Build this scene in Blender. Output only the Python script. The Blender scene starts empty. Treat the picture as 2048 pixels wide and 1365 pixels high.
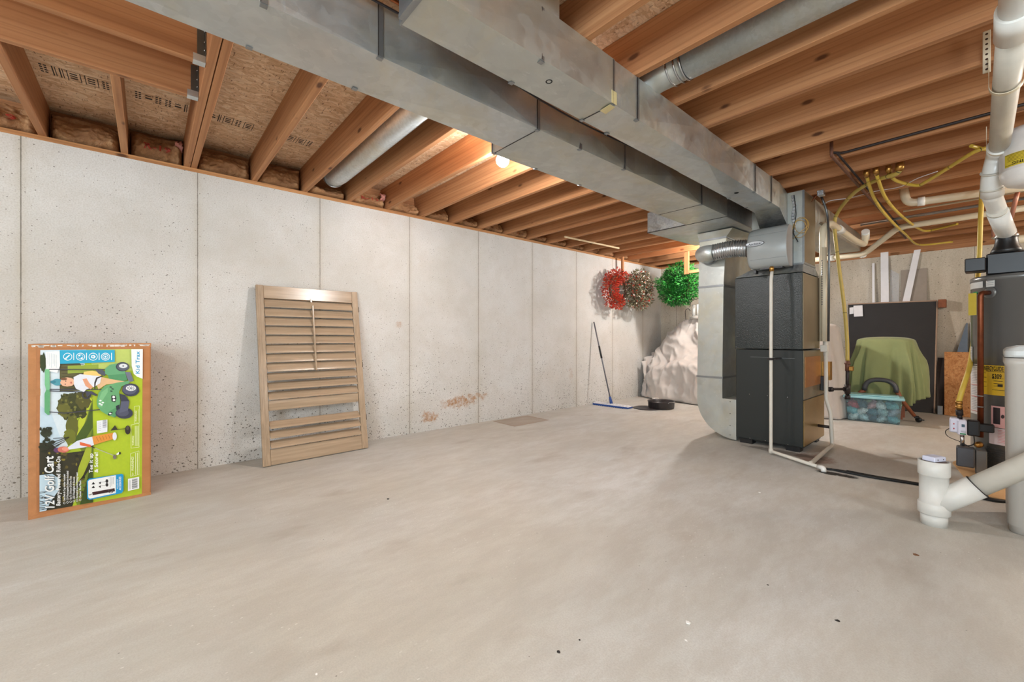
import bpy, bmesh, math, random
from mathutils import Vector, Matrix, noise
R = random.Random(7)
SC = bpy.context.scene
COL = SC.collection
V = Vector
PI = math.pi

# ------------------------------------------------------------------ camera
TH = math.radians(48.925)          # the camera looks between the long wall and the joists
CAMH = 1.0306
FPX = 836.9
cd = bpy.data.cameras.new('camera'); cam = bpy.data.objects.new('camera', cd); COL.objects.link(cam)
cam.location = (0, 0, CAMH); cam.rotation_euler = (math.radians(90), 0, TH)
cd.sensor_width = 36; cd.lens = FPX / 2048 * 36; cd.shift_y = -(682.5 - 676.8) / 2048
cd.clip_start = .05; cd.clip_end = 60
SC.camera = cam
# ------------------------------------------------------------------ light and exposure
SC.view_settings.view_transform = 'Standard'; SC.view_settings.look = 'None'
SC.view_settings.gamma = 1; SC.view_settings.exposure = 1.22
w = bpy.data.worlds.new('world'); SC.world = w; w.use_nodes = True
w.node_tree.nodes['Background'].inputs[0].default_value = (.8, .86, 1, 1)
w.node_tree.nodes['Background'].inputs[1].default_value = .25
BULB_W = 62
BULBS = [  # x, y, z, watts, colour, label
    (-2.235, 1.862, 2.27, 98, (.98, .985, 1), 'bare round light bulb glowing beside the wider metal duct'),
    (-2.52, 6.03, 2.27, 165, (1, .985, .96), 'bare light bulb hidden behind the metal duct near the wreaths'),
    (0.75, -1.15, 2.20, 32, (.78, .91, 1), 'added unseen fill bulb on the ceiling behind the camera'),  # this bulb and the next three are unseen, added as fill
    (1.75, 2.45, 2.22, 22, (.90, .97, 1), 'added unseen fill bulb on the ceiling to the right of the camera'),
    (-2.5, -1.75, 2.18, 21, (.86, .95, 1), 'added unseen fill bulb on the ceiling behind and left of the camera'),
    (1.7, 5.6, 2.22, 50, (1, .92, .80), 'added unseen fill bulb on the ceiling beyond the water heater'),
]
# added fill: area light set in a made-up window behind the camera
ad = bpy.data.lights.new('window_fill_light', 'AREA'); ad.shape = 'RECTANGLE'; ad.size = 2.4; ad.size_y = 1.3
ad.energy = 92; ad.color = (.74, .89, 1)
ao = bpy.data.objects.new('window_fill_light', ad); COL.objects.link(ao)
ao.location = (1.2, -2.86, 1.45); ao.rotation_euler = (math.radians(-90), 0, 0)
ao.rotation_euler = V((0, 1, 0)).to_track_quat('-Z', 'Z').to_euler()

# ------------------------------------------------------------------ pixel to place (used while measuring)
S_, C_ = math.sin(TH), math.cos(TH)
def _ray(u, v):
    r = (u - 1024) / FPX; return (C_ * r - S_, S_ * r + C_, (676.8 - v) / FPX)
def PX(u, v, x): d = _ray(u, v); k = x / d[0]; return V((x, d[1] * k, CAMH + d[2] * k))
def PY(u, v, y): d = _ray(u, v); k = y / d[1]; return V((d[0] * k, y, CAMH + d[2] * k))
def PZ(u, v, z): d = _ray(u, v); k = (z - CAMH) / d[2]; return V((d[0] * k, d[1] * k, z))

# ------------------------------------------------------------------ materials
def lin(c):
    return tuple(((x / 255) / 12.92 if x / 255 <= .04045 else ((x / 255 + .055) / 1.055) ** 2.4) for x in c)
def rgb(*c): return lin(c) + (1,)
class NT:
    def __init__(s, name):
        s.m = bpy.data.materials.new(name); s.m.use_nodes = True; s.t = s.m.node_tree
        s.b = s.t.nodes['Principled BSDF']
    def n(s, k, **kw):
        nd = s.t.nodes.new(k)
        for a, b in kw.items():
            if a.startswith('i_'):
                key = a[2:]; key = int(key) if key.isdigit() else key.replace('_', ' ')
                nd.inputs[key].default_value = b
            else: setattr(nd, a, b)
        return nd
    def l(s, a, b): s.t.links.new(a, b)
    def coord(s, scale=(1, 1, 1), rot=(0, 0, 0), loc=(0, 0, 0), kind='Object'):
        tc = s.n('ShaderNodeTexCoord'); mp = s.n('ShaderNodeMapping')
        mp.inputs['Scale'].default_value = scale; mp.inputs['Rotation'].default_value = rot; mp.inputs['Location'].default_value = loc
        s.l(tc.outputs[kind], mp.inputs[0]); return mp.outputs[0]
    def ramp(s, fac, stops, interp='LINEAR'):
        r = s.n('ShaderNodeValToRGB'); r.color_ramp.interpolation = interp
        el = r.color_ramp.elements
        while len(el) < len(stops): el.new(.5)
        for e, (p, c) in zip(el, stops): e.position = p; e.color = c if len(c) == 4 else (*c, 1)
        s.l(fac, r.inputs[0]); return r.outputs[0]
    def mix(s, f, a, b, mode='MIX'):
        m = s.n('ShaderNodeMix', data_type='RGBA', blend_type=mode)
        for sock, v in ((m.inputs[0], f), (m.inputs[6], a), (m.inputs[7], b)):
            if hasattr(v, 'links'): s.l(v, sock)
            else: sock.default_value = v if not isinstance(v, tuple) or len(v) == 4 else (*v, 1)
        return m.outputs[2]
    def noise(s, co, scale, detail=4, rough=.55, dist=0):
        x = s.n('ShaderNodeTexNoise'); x.inputs['Scale'].default_value = scale; x.inputs['Detail'].default_value = detail
        x.inputs['Roughness'].default_value = rough; x.inputs['Distortion'].default_value = dist
        if co is not None: s.l(co, x.inputs[0])
        return x.outputs[0]
    def vor(s, co, scale, feature='F1', out=0, rnd=1):
        x = s.n('ShaderNodeTexVoronoi', feature=feature); x.inputs['Scale'].default_value = scale
        x.inputs['Randomness'].default_value = rnd
        s.l(co, x.inputs[0]); return x.outputs[out]
    def math(s, op, a, b=0, c=None):
        m = s.n('ShaderNodeMath', operation=op)
        for i, v in enumerate((a, b) if c is None else (a, b, c)):
            if hasattr(v, 'links'): s.l(v, m.inputs[i])
            else: m.inputs[i].default_value = v
        return m.outputs[0]
    def xyz(s, co):
        x = s.n('ShaderNodeSeparateXYZ'); s.l(co, x.inputs[0]); return x.outputs
    def bump(s, h, strength=.3, dist=.01):
        b = s.n('ShaderNodeBump'); b.inputs['Strength'].default_value = strength; b.inputs['Distance'].default_value = dist
        s.l(h, b.inputs['Height']); s.l(b.outputs[0], s.b.inputs['Normal']); return b
    def set(s, base=None, rough=None, metal=None):
        for k, v in (('Base Color', base), ('Roughness', rough), ('Metallic', metal)):
            if v is None: continue
            if hasattr(v, 'links'): s.l(v, s.b.inputs[k])
            else: s.b.inputs[k].default_value = v if not isinstance(v, tuple) or len(v) == 4 else (*v, 1)
        return s.m
_cache = {}
def plain(name, c, rough=.5, metal=0, var=.06, scale=14, bump=0, coat=0):
    if name in _cache: return _cache[name]
    t = NT(name); co = t.coord(); n = t.noise(co, scale)
    c = rgb(*c); lo = tuple(x * (1 - var) for x in c[:3]); hi = tuple(min(1, x * (1 + var)) for x in c[:3])
    t.set(t.ramp(n, [(.3, lo), (.7, hi)]), rough, metal)
    if bump: t.bump(t.noise(co, scale * 6), bump, .002)
    if coat: t.b.inputs['Coat Weight'].default_value = coat
    _cache[name] = t.m; return t.m
def ink(c, rough=.35):
    return plain('ink_%d_%d_%d' % tuple(c), c, rough, 0, .03, 60)

def mat_wall():
    t = NT('poured_concrete'); co = t.coord(); x = t.xyz(co)
    base = t.ramp(t.noise(co, .9, 5, .6), [(.3, rgb(196, 193, 187)), (.52, rgb(210, 207, 203)), (.75, rgb(219, 218, 216))])
    base = t.mix(t.math('MULTIPLY', t.ramp(t.noise(co, 2.6, 6, .7), [(.45, (0, 0, 0)), (.7, (1, 1, 1))]), .35), base, rgb(184, 176, 163))
    # horizontal board grain and fine sand
    fg = t.noise(t.coord((1, 1, 1)), 120, 2); base = t.mix(t.ramp(fg, [(.3, (.35,) * 3), (.6, (0, 0, 0))]), base, rgb(168, 160, 148))
    # lower band is rougher and darker with more pits
    low = t.math('SMOOTH_MIN', t.math('MULTIPLY', t.math('SUBTRACT', 1.3, x[2]), .8), 1, .2)
    low = t.ramp(low, [(0, (0, 0, 0)), (1, (1, 1, 1))])
    wob = t.noise(co, 3.1, 3); dens = t.math('ADD', t.math('MULTIPLY', low, .10), t.math('MULTIPLY', wob, .17))
    v1 = t.vor(t.coord((1, 1, 1.25)), 36); p1 = t.math('LESS_THAN', v1, t.math('MULTIPLY', dens, 1.35))
    r1 = t.vor(co, 36, out=1); rr = t.xyz(r1)[0]; p1 = t.math('MULTIPLY', p1, t.math('GREATER_THAN', rr, .62))
    v2 = t.vor(co, 95); p2 = t.math('LESS_THAN', v2, t.math('MULTIPLY', dens, 1.15)); r2 = t.xyz(t.vor(co, 95, out=1))[0]
    p2 = t.math('MULTIPLY', p2, t.math('GREATER_THAN', r2, .72))
    pits = t.math('MAXIMUM', p1, p2)
    base = t.mix(t.math('MULTIPLY', pits, .82), base, rgb(88, 80, 70))
    # form-panel joints every 0.914 m along y, starting at -0.615
    f = t.math('FRACT', t.math('DIVIDE', t.math('ADD', x[1], .615 + 9.144), .9144))
    d = t.math('MULTIPLY', t.math('MINIMUM', f, t.math('SUBTRACT', 1, f)), .9144)
    wav = t.math('ADD', d, t.math('MULTIPLY', t.math('SUBTRACT', t.noise(co, 25, 3), .5), .003))
    line = t.math('LESS_THAN', wav, .0026)
    halo = t.ramp(d, [(0, (.55,) * 3), (.035, (.12,) * 3), (.09, (0, 0, 0))])
    base = t.mix(t.math('MULTIPLY', halo, t.noise(co, 4, 3)), base, rgb(172, 158, 132))
    base = t.mix(t.math('MULTIPLY', line, .75), base, rgb(92, 84, 72))
    # rust coloured stains at their own places on the wall
    for (yy, zz, sy, sz, th) in ((2.78, .275, .30, .075, .95), (2.36, .155, .12, .075, .9), (2.0, 1.17, .05, .04, .6), (4.75, .5, .05, .14, .35), (3.0, .32, .2, .05, .8)):
        e = t.math('ADD', t.math('POWER', t.math('DIVIDE', t.math('SUBTRACT', x[1], yy), sy), 2), t.math('POWER', t.math('DIVIDE', t.math('SUBTRACT', x[2], zz), sz), 2))
        e = t.math('ADD', e, t.math('MULTIPLY', t.math('SUBTRACT', t.noise(co, 14, 5, .7), .5), 4.2))
        base = t.mix(t.math('MULTIPLY', t.math('MULTIPLY', t.ramp(e, [(.2, (1, 1, 1)), (.9, (0, 0, 0))]), t.ramp(t.noise(co, 40, 6, .8), [(.4, (.25,) * 3), (.6, (1, 1, 1))])), th), base, rgb(166, 116, 66))
    t.set(base, .82)
    t.b.inputs['Specular IOR Level'].default_value = .25
    h = t.math('SUBTRACT', t.math('MULTIPLY', t.noise(co, 60, 4), .3), t.math('MAXIMUM', pits, line)); t.bump(h, .5, .004)
    return t.m
def mat_backwall():
    t = NT('streaked_concrete'); co = t.coord(); x = t.xyz(co)
    base = t.ramp(t.noise(t.coord((3.5, 1, .6)), 1.2, 5, .6), [(.3, rgb(170, 158, 140)), (.55, rgb(196, 186, 170)), (.75, rgb(210, 202, 190))])
    base = t.mix(t.ramp(t.noise(co, 110, 2), [(.3, (.4,) * 3), (.6, (0, 0, 0))]), base, rgb(150, 138, 120))
    pits = t.math('MULTIPLY', t.math('LESS_THAN', t.vor(co, 30), .16), t.math('GREATER_THAN', t.xyz(t.vor(co, 30, out=1))[0], .6))
    base = t.mix(t.math('MULTIPLY', pits, .8), base, rgb(84, 76, 64))
    f = t.math('FRACT', t.math('DIVIDE', t.math('ADD', x[0], 9.3), .9144)); d = t.math('MULTIPLY', t.math('MINIMUM', f, t.math('SUBTRACT', 1, f)), .9144)
    base = t.mix(t.math('MULTIPLY', t.math('LESS_THAN', d, .003), .7), base, rgb(96, 86, 72))
    t.set(base, .85); t.bump(t.math('SUBTRACT', t.noise(co, 60, 4), pits), .35, .004); return t.m
def mat_floor():
    t = NT('trowelled_concrete_floor'); co = t.coord(); x = t.xyz(co)
    co2 = t.coord((1, .45, 1), (0, 0, .5))
    base = t.ramp(t.noise(co2, 1.1, 6, .62, .4), [(.3, rgb(178, 176, 170)), (.5, rgb(194, 193, 189)), (.72, rgb(206, 206, 205))])
    blot = t.ramp(t.noise(co, .55, 3), [(.4, (0, 0, 0)), (.65, (.5,) * 3)]); base = t.mix(blot, base, rgb(196, 186, 168))
    fine = t.ramp(t.noise(t.coord((1, .35, 1), (0, 0, .6)), 9, 8, .75), [(.42, (.4,) * 3), (.6, (0, 0, 0))]); base = t.mix(fine, base, rgb(168, 160, 150))
    base = t.mix(t.ramp(t.noise(co, 170, 2), [(.35, (.3,) * 3), (.6, (0, 0, 0))]), base, rgb(160, 154, 146))
    # brown smudges
    sm = t.ramp(t.noise(t.coord((1, .5, 1), (0, 0, .7)), 4.2, 4, .5), [(.60, (0, 0, 0)), (.74, (.28,) * 3)]); base = t.mix(sm, base, rgb(132, 112, 92))
    # paint flecks in patches
    pm = t.ramp(t.noise(co, 1.3, 2), [(.50, (0, 0, 0)), (.60, (1, 1, 1))])
    fl = t.math('MULTIPLY', t.math('LESS_THAN', t.vor(t.coord((1, .5, 1), (0, 0, .6)), 70), .17), t.math('GREATER_THAN', t.xyz(t.vor(t.coord((1, .5, 1), (0, 0, .6)), 70, out=1))[0], .8))
    base = t.mix(t.math('MULTIPLY', fl, t.math('MULTIPLY', pm, .8)), base, rgb(215, 212, 205))
    dk = t.math('MULTIPLY', t.math('LESS_THAN', t.vor(co, 16), .05), t.math('GREATER_THAN', t.xyz(t.vor(co, 16, out=1))[1], .75)); base = t.mix(t.math('MULTIPLY', dk, .6), base, rgb(80, 70, 60))
    def box(cx, cy, hx, hy, rot=0):
        dx = t.math('SUBTRACT', x[0], cx); dy = t.math('SUBTRACT', x[1], cy)
        c, s = math.cos(rot), math.sin(rot)
        a = t.math('ABSOLUTE', t.math('ADD', t.math('MULTIPLY', dx, c), t.math('MULTIPLY', dy, s)))
        b = t.math('ABSOLUTE', t.math('SUBTRACT', t.math('MULTIPLY', dy, c), t.math('MULTIPLY', dx, s)))
        return t.math('MAXIMUM', t.math('DIVIDE', a, hx), t.math('DIVIDE', b, hy))
    b = t.math('ADD', box(-3.86, 3.52, .21, .30), t.math('MULTIPLY', t.math('SUBTRACT', t.noise(co, 12, 4), .5), .10))
    base = t.mix(t.ramp(b, [(.0, (.35,) * 3), (.9, (.5,) * 3), (.97, (.8,) * 3), (1.0, (0, 0, 0))]), base, rgb(138, 104, 72))
    # black stain round the drain line, rust by the furnace
    def blob(cx, cy, sx, sy, amt, col, b0, ns=9, rot=0):
        nonlocal_base = b0
        dx = t.math('SUBTRACT', x[0], cx); dy = t.math('SUBTRACT', x[1], cy); c, s = math.cos(rot), math.sin(rot)
        a = t.math('DIVIDE', t.math('ADD', t.math('MULTIPLY', dx, c), t.math('MULTIPLY', dy, s)), sx)
        b = t.math('DIVIDE', t.math('SUBTRACT', t.math('MULTIPLY', dy, c), t.math('MULTIPLY', dx, s)), sy)
        e = t.math('ADD', t.math('ADD', t.math('POWER', a, 2), t.math('POWER', b, 2)), t.math('MULTIPLY', t.math('SUBTRACT', t.noise(co, ns, 6, .75), .5), 3.2))
        return t.mix(t.ramp(e, [(.45, (amt,) * 3), (1.0, (0, 0, 0))]), nonlocal_base, col)
    base = blob(-.77, 3.93, .14, .05, .95, rgb(26, 24, 24), base, 14, .1)
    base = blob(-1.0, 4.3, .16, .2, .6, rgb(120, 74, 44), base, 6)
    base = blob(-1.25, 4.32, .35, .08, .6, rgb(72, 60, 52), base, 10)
    t.set(base, t.ramp(t.noise(co2, 2, 3), [(.3, (.52,) * 3), (.7, (.68,) * 3)]))
    t.b.inputs['Specular IOR Level'].default_value = .35
    t.bump(t.noise(co, 85, 5, .6), .16, .004); return t.m
def mat_fir(axis=0, name='fir_lumber', tint=(1, 1, 1)):
    t = NT(name); sc = [14, 14, 14]; sc[axis] = .55
    oi = t.n('ShaderNodeObjectInfo'); tc = t.n('ShaderNodeTexCoord')
    ad_ = t.n('ShaderNodeVectorMath', operation='ADD'); cm = t.n('ShaderNodeCombineXYZ')
    for i in range(3): t.l(t.math('MULTIPLY', oi.outputs['Random'], 37.0 + i * 11), cm.inputs[i])
    t.l(tc.outputs['Object'], ad_.inputs[0]); t.l(cm.outputs[0], ad_.inputs[1])
    mp = t.n('ShaderNodeMapping'); mp.inputs['Scale'].default_value = sc; t.l(ad_.outputs[0], mp.inputs[0])
    g = t.noise(mp.outputs[0], 1.0, 6, .6, .6)
    wv = t.n('ShaderNodeTexWave', wave_type='RINGS', rings_direction='XYZ'[axis]); wv.inputs['Scale'].default_value = .9; wv.inputs['Distortion'].default_value = 9; wv.inputs['Detail'].default_value = 2.5; wv.inputs['Detail Scale'].default_value = .8
    t.l(mp.outputs[0], wv.inputs[0])
    c = lambda a: tuple(min(1, x * y) for x, y in zip(rgb(*a)[:3], tint))
    base = t.ramp(g, [(.25, c((150, 102, 68))), (.5, c((180, 128, 86))), (.75, c((202, 152, 108)))])
    base = t.mix(t.ramp(wv.outputs[0], [(.0, (.3,) * 3), (.25, (0, 0, 0))]), base, c((128, 78, 50)))
    # knots
    ks = [3.2] * 3; ks[axis] = 1.3
    mk = t.n('ShaderNodeMapping'); mk.inputs['Scale'].default_value = ks; t.l(ad_.outputs[0], mk.inputs[0])
    v = t.vor(mk.outputs[0], 2.1); rk = t.xyz(t.vor(mk.outputs[0], 2.1, out=1))[0]
    v = t.math('ADD', v, t.math('MULTIPLY', t.math('SUBTRACT', t.noise(ad_.outputs[0], 30, 2), .5), .03))
    k = t.math('MULTIPLY', t.ramp(v, [(.06, (1, 1, 1)), (.12, (0, 0, 0))]), t.math('GREATER_THAN', rk, .25))
    base = t.mix(t.math('MULTIPLY', k, .85), base, c((66, 36, 22)))
    base = t.mix(t.ramp(oi.outputs['Random'], [(0, (.25,) * 3), (1, (0, 0, 0))]), base, c((150, 88, 52)))
    t.set(base, .68); t.b.inputs['Specular IOR Level'].default_value = .3
    t.bump(g, .12, .003); return t.m
def mat_osb(name='osb', dark=1.0, tint=(1, 1, 1)):
    t = NT(name); co = t.coord()
    w_ = t.n('ShaderNodeMapping'); w_.inputs['Scale'].default_value = (1.6, .55, 1); w_.inputs['Rotation'].default_value = (0, 0, .15); t.l(co, w_.inputs[0])
    nz = t.n('ShaderNodeTexNoise'); nz.inputs['Scale'].default_value = 9; t.l(co, nz.inputs[0])
    ad_ = t.n('ShaderNodeVectorMath', operation='MULTIPLY_ADD'); t.l(nz.outputs[1], ad_.inputs[0]); ad_.inputs[1].default_value = (.16, .16, .16); t.l(w_.outputs[0], ad_.inputs[2])
    cols = []
    vc = t.vor(ad_.outputs[0], 30, out=1); r = t.xyz(vc)[0]
    d = lambda a: tuple(x * dark * k for x, k in zip(rgb(*a)[:3], tint))
    base = t.ramp(r, [(0, d((200, 158, 118))), (.35, d((226, 188, 148))), (.7, d((236, 204, 168))), (1, d((244, 220, 188)))])
    vc2 = t.xyz(t.vor(ad_.outputs[0], 62, out=1))[1]
    base = t.mix(.35, base, t.ramp(vc2, [(0, d((170, 124, 88))), (1, d((238, 208, 172)))]))
    e = t.vor(ad_.outputs[0], 30, 'DISTANCE_TO_EDGE'); base = t.mix(t.ramp(e, [(0, (.3,) * 3), (.04, (0, 0, 0))]), base, d((120, 80, 52)))
    base = t.mix(t.ramp(t.noise(t.coord((.8, 3, 1), (0, 0, 0.1)), 34, 2), [(.30, (.8,) * 3), (.36, (0, 0, 0))]), base, d((112, 66, 38)))
    t.set(base, .72); t.bump(vc2, .2, .003); return t.m
def mat_galv(name='galvanized_sheet', c=(178, 182, 182), rough=(.28, .5), spangle=26, strength=1):
    t = NT(name); co = t.coord(); vc = t.xyz(t.vor(co, spangle, out=1))[0]
    n = t.noise(co, 3, 5, .6); base = t.ramp(n, [(.3, tuple(x * .80 for x in rgb(*c)[:3])), (.7, rgb(*c)[:3])])
    base = t.mix(t.math('MULTIPLY', vc, .22 * strength), base, (.42, .43, .43, 1)); base = t.mix(t.ramp(t.noise(t.coord((1, 1, 1), (0, 0, .4)), 1.7, 5, .65, .6), [(.46, (0, 0, 0)), (.62, (.4,) * 3)]), base, rgb(196, 186, 154))  # beige patches paint in the reflected floor and wood
    sc = t.ramp(t.noise(t.coord((1, .35, 1)), 16, 8, .85, .3), [(.58, (0, 0, 0)), (.70, (.4,) * 3)]); base = t.mix(sc, base, (.85, .85, .85, 1))
    r = t.math('ADD', t.math('MULTIPLY', vc, .12), t.ramp(t.noise(co, 5, 4), [(.3, (rough[0],) * 3), (.7, (rough[1],) * 3)]))
    t.set(base, r, .80); t.bump(n, .25, .006); return t.m
def mat_orange_peel(name, c, rough=.32):
    t = NT(name); co = t.coord(); t.set(plain_ramp(t, co, c), rough, .15)
    t.bump(t.noise(co, 150, 2, .4), .8, .003); return t.m
def plain_ramp(t, co, c, v=.06):
    c = rgb(*c)[:3]; return t.ramp(t.noise(co, 4), [(.3, tuple(x * (1 - v) for x in c)), (.7, tuple(x * (1 + v) for x in c))])
def mat_cloth(name, c, c2=None, scale=700, rough=.9):
    t = NT(name); co = t.coord(); t.set(plain_ramp(t, co, c, .07), rough)
    t.b.inputs['Sheen Weight'].default_value = .2
    f = t.noise(co, 7, 5, .6); t.bump(f, .25, .02); return t.m
def mat_shutter(axis=1):
    t = NT('stained_shutter_wood_%d' % axis); sc = [40, 40, 40]; sc[axis] = 1.2; g = t.noise(t.coord(tuple(sc)), 1, 6, .65, .3)
    t.set(t.ramp(g, [(.3, rgb(150, 128, 104)), (.7, rgb(180, 156, 130))]), .26); t.b.inputs['Specular IOR Level'].default_value = .5
    t.bump(g, .08, .002); return t.m
def mat_paper():
    t = NT('kraft_paper_facing'); co = t.coord(); n = t.noise(co, 6, 6, .7, .8)
    t.set(t.ramp(n, [(.3, rgb(150, 104, 70)), (.55, rgb(184, 138, 96)), (.75, rgb(214, 176, 134))]), .5)
    t.bump(t.noise(co, 16, 6, .7, 2), .7, .02); return t.m
def mat_cardboard():
    t = NT('corrugated_cardboard'); co = t.coord((1, 1, 3)); n = t.noise(co, 5, 4)
    t.set(t.ramp(n, [(.3, rgb(172, 112, 66)), (.7, rgb(186, 126, 78))]), .5); t.bump(n, .1, .002); return t.m
def mat_tank():
    t = NT('enamelled_tank'); t.set(plain_ramp(t, t.coord(), (112, 113, 112), .04), .28, .45); t.b.inputs['Coat Weight'].default_value = .3; return t.m
M = {}
M['wall'] = mat_wall(); M['backwall'] = mat_backwall(); M['floor'] = mat_floor()
M['fir'] = mat_fir(0); M['firY'] = mat_fir(1, 'fir_lumber_long'); M['firZ'] = mat_fir(2, 'fir_block')
M['plate'] = mat_fir(1, 'sill_plate_wood', (1.0, 1.0, .9))
M['osb'] = mat_osb(); M['osb2'] = mat_osb('osb_offcut', .66, (1, .66, .36))
M['galv'] = mat_galv('galvanized_sheet', (206, 211, 212), (.28, .46)); M['galv2'] = mat_galv('dull_galvanized', (200, 203, 198), (.30, .48), 18)
M['pipegalv'] = mat_galv('bright_spangled_zinc', (214, 220, 222), (.38, .55), 70, 1.6)
M['spangle'] = mat_galv('spangled_zinc', (150, 152, 152), (.3, .5), 60, 3)
M['seam'] = plain('seam_steel', (150, 153, 155), .4, .85)
M['furnace'] = mat_orange_peel('charcoal_enamel', (46, 50, 49), .24); M['furnace2'] = plain('charcoal_panel', (42, 45, 44), .4, .2, .04, 3, .15)
M['furnside'] = plain('warm_reflection_steel', (150, 134, 108), .33, .6, .08, 4, .1); M['furngold'] = plain('gold_reflection_panel', (158, 128, 78), .34, .55, .1, 3, .1)  # warm reflections on the right-hand faces are put into both colours
M['black'] = plain('black_plastic', (22, 22, 24), .4); M['rubber'] = plain('black_rubber', (16, 16, 17), .6)
M['pvc'] = plain('white_pvc', (226, 224, 218), .3, 0, .03, 8, 0, .2); M['pvcold'] = plain('dusty_pvc', (206, 200, 188), .45, 0, .06, 8, .1)
M['pvcdull'] = plain('dull_white_pvc', (204, 202, 196), .46, 0, .05, 10, .1); M['pvccream'] = plain('cream_pvc', (214, 200, 174), .38, 0, .04, 8); M['pvcmark'] = plain('pvc_print', (70, 70, 76), .5)
M['grey'] = plain('grey_housing', (152, 154, 152), .35, 0, .02, 4); M['grey2'] = plain('grey_housing_side', (140, 134, 130), .4, 0, .02, 4)
M['chrome'] = plain('chrome', (200, 200, 204), .18, 1, .03); M['copper'] = plain('copper_tube', (160, 92, 56), .32, .9, .12, 10)
M['copperd'] = plain('dull_copper', (120, 66, 42), .42, .8, .2, 12); M['iron'] = plain('iron_pipe', (52, 44, 42), .5, .5, .15, 20, .2)
M['rust'] = plain('rusty_pipe', (108, 70, 54), .6, .3, .2, 20, .2); M['brass'] = plain('brass', (176, 132, 70), .3, .9)
M['yellow'] = plain('yellow_gas_jacket', (208, 178, 70), .42, 0, .06, 12); M['yellowd'] = plain('old_yellow_jacket', (184, 158, 78), .5, 0, .08, 12)
M['paper'] = mat_paper(); M['card'] = mat_cardboard(); M['tape'] = plain('clear_tape', (184, 128, 84), .14, 0, .1, 20, .3)
M['shut'] = mat_shutter(1); M['shutv'] = mat_shutter(2)
M['sheet'] = mat_cloth('canvas_drop_cloth', (196, 187, 180)); M['green'] = mat_cloth('olive_green_sheet', (138, 146, 98))
M['darkfab'] = mat_cloth('black_dust_fabric', (50, 48, 48)); M['tank'] = mat_tank()
M['beige'] = plain('beige_softener_plastic', (176, 170, 162), .4, 0, .02, 4); M['lid'] = plain('pale_grey_lid', (190, 192, 190), .35, 0, .02, 4)
M['foil'] = plain('foil_tape', (200, 202, 205), .25, .9, .2, 30, .8); M['white'] = plain('white_board', (226, 224, 226), .5, 0, .03)
M['blueplas'] = plain('blue_mop_plastic', (34, 72, 140), .4); M['mopfib'] = plain('mop_fibre', (206, 204, 206), .9, 0, .2, 40, .5)
M['enam'] = plain('dark_speckled_enamel', (58, 52, 52), .35, .2, .4, 160); M['blade_red'] = plain('red_leaf', (186, 44, 20), .6, 0, .4, 30)
M['blade_or'] = plain('orange_leaf', (184, 74, 30), .6, 0, .3, 30); M['blade_br'] = plain('dried_leaf', (100, 94, 68), .7, 0, .3, 30)
M['blade_wh'] = plain('pale_bud', (214, 206, 190), .7); M['pine'] = plain('pine_tip', (44, 140, 46), .55, 0, .4, 30); M['pine2'] = plain('deep_pine', (20, 86, 32), .6, 0, .3, 30)
M['twig'] = plain('twig', (84, 58, 42), .8); M['pink'] = plain('pink_fibreglass', (226, 160, 150), .95, 0, .2, 30, .8)
M['flex'] = plain('crinkled_foil_duct', (186, 188, 190), .22, .95, .15, 20, .9)
M['brownwood'] = plain('brown_leg_wood', (142, 82, 54), .45, 0, .12, 20); M['dkgrey'] = plain('dark_grey_moulding', (72, 72, 76), .4)
M['glassbulb'] = NT('glowing_bulb').m
_b = M['glassbulb'].node_tree.nodes['Principled BSDF']; _b.inputs['Emission Color'].default_value = (1, .95, .88, 1); _b.inputs['Emission Strength'].default_value = 25
def mat_bin():
    t = NT('clear_blue_bin_plastic'); t.set(rgb(205, 232, 238), .12); t.b.inputs['Transmission Weight'].default_value = .85; t.b.inputs['IOR'].default_value = 1.12; return t.m
M['binbody'] = mat_bin(); M['binlid'] = plain('aqua_lid', (150, 198, 204), .35, 0, .03)
def mat_film():
    t = NT('clear_film'); t.set(rgb(220, 224, 230), .2); t.b.inputs['Alpha'].default_value = .25; return t.m
M['film'] = mat_film()

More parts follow.
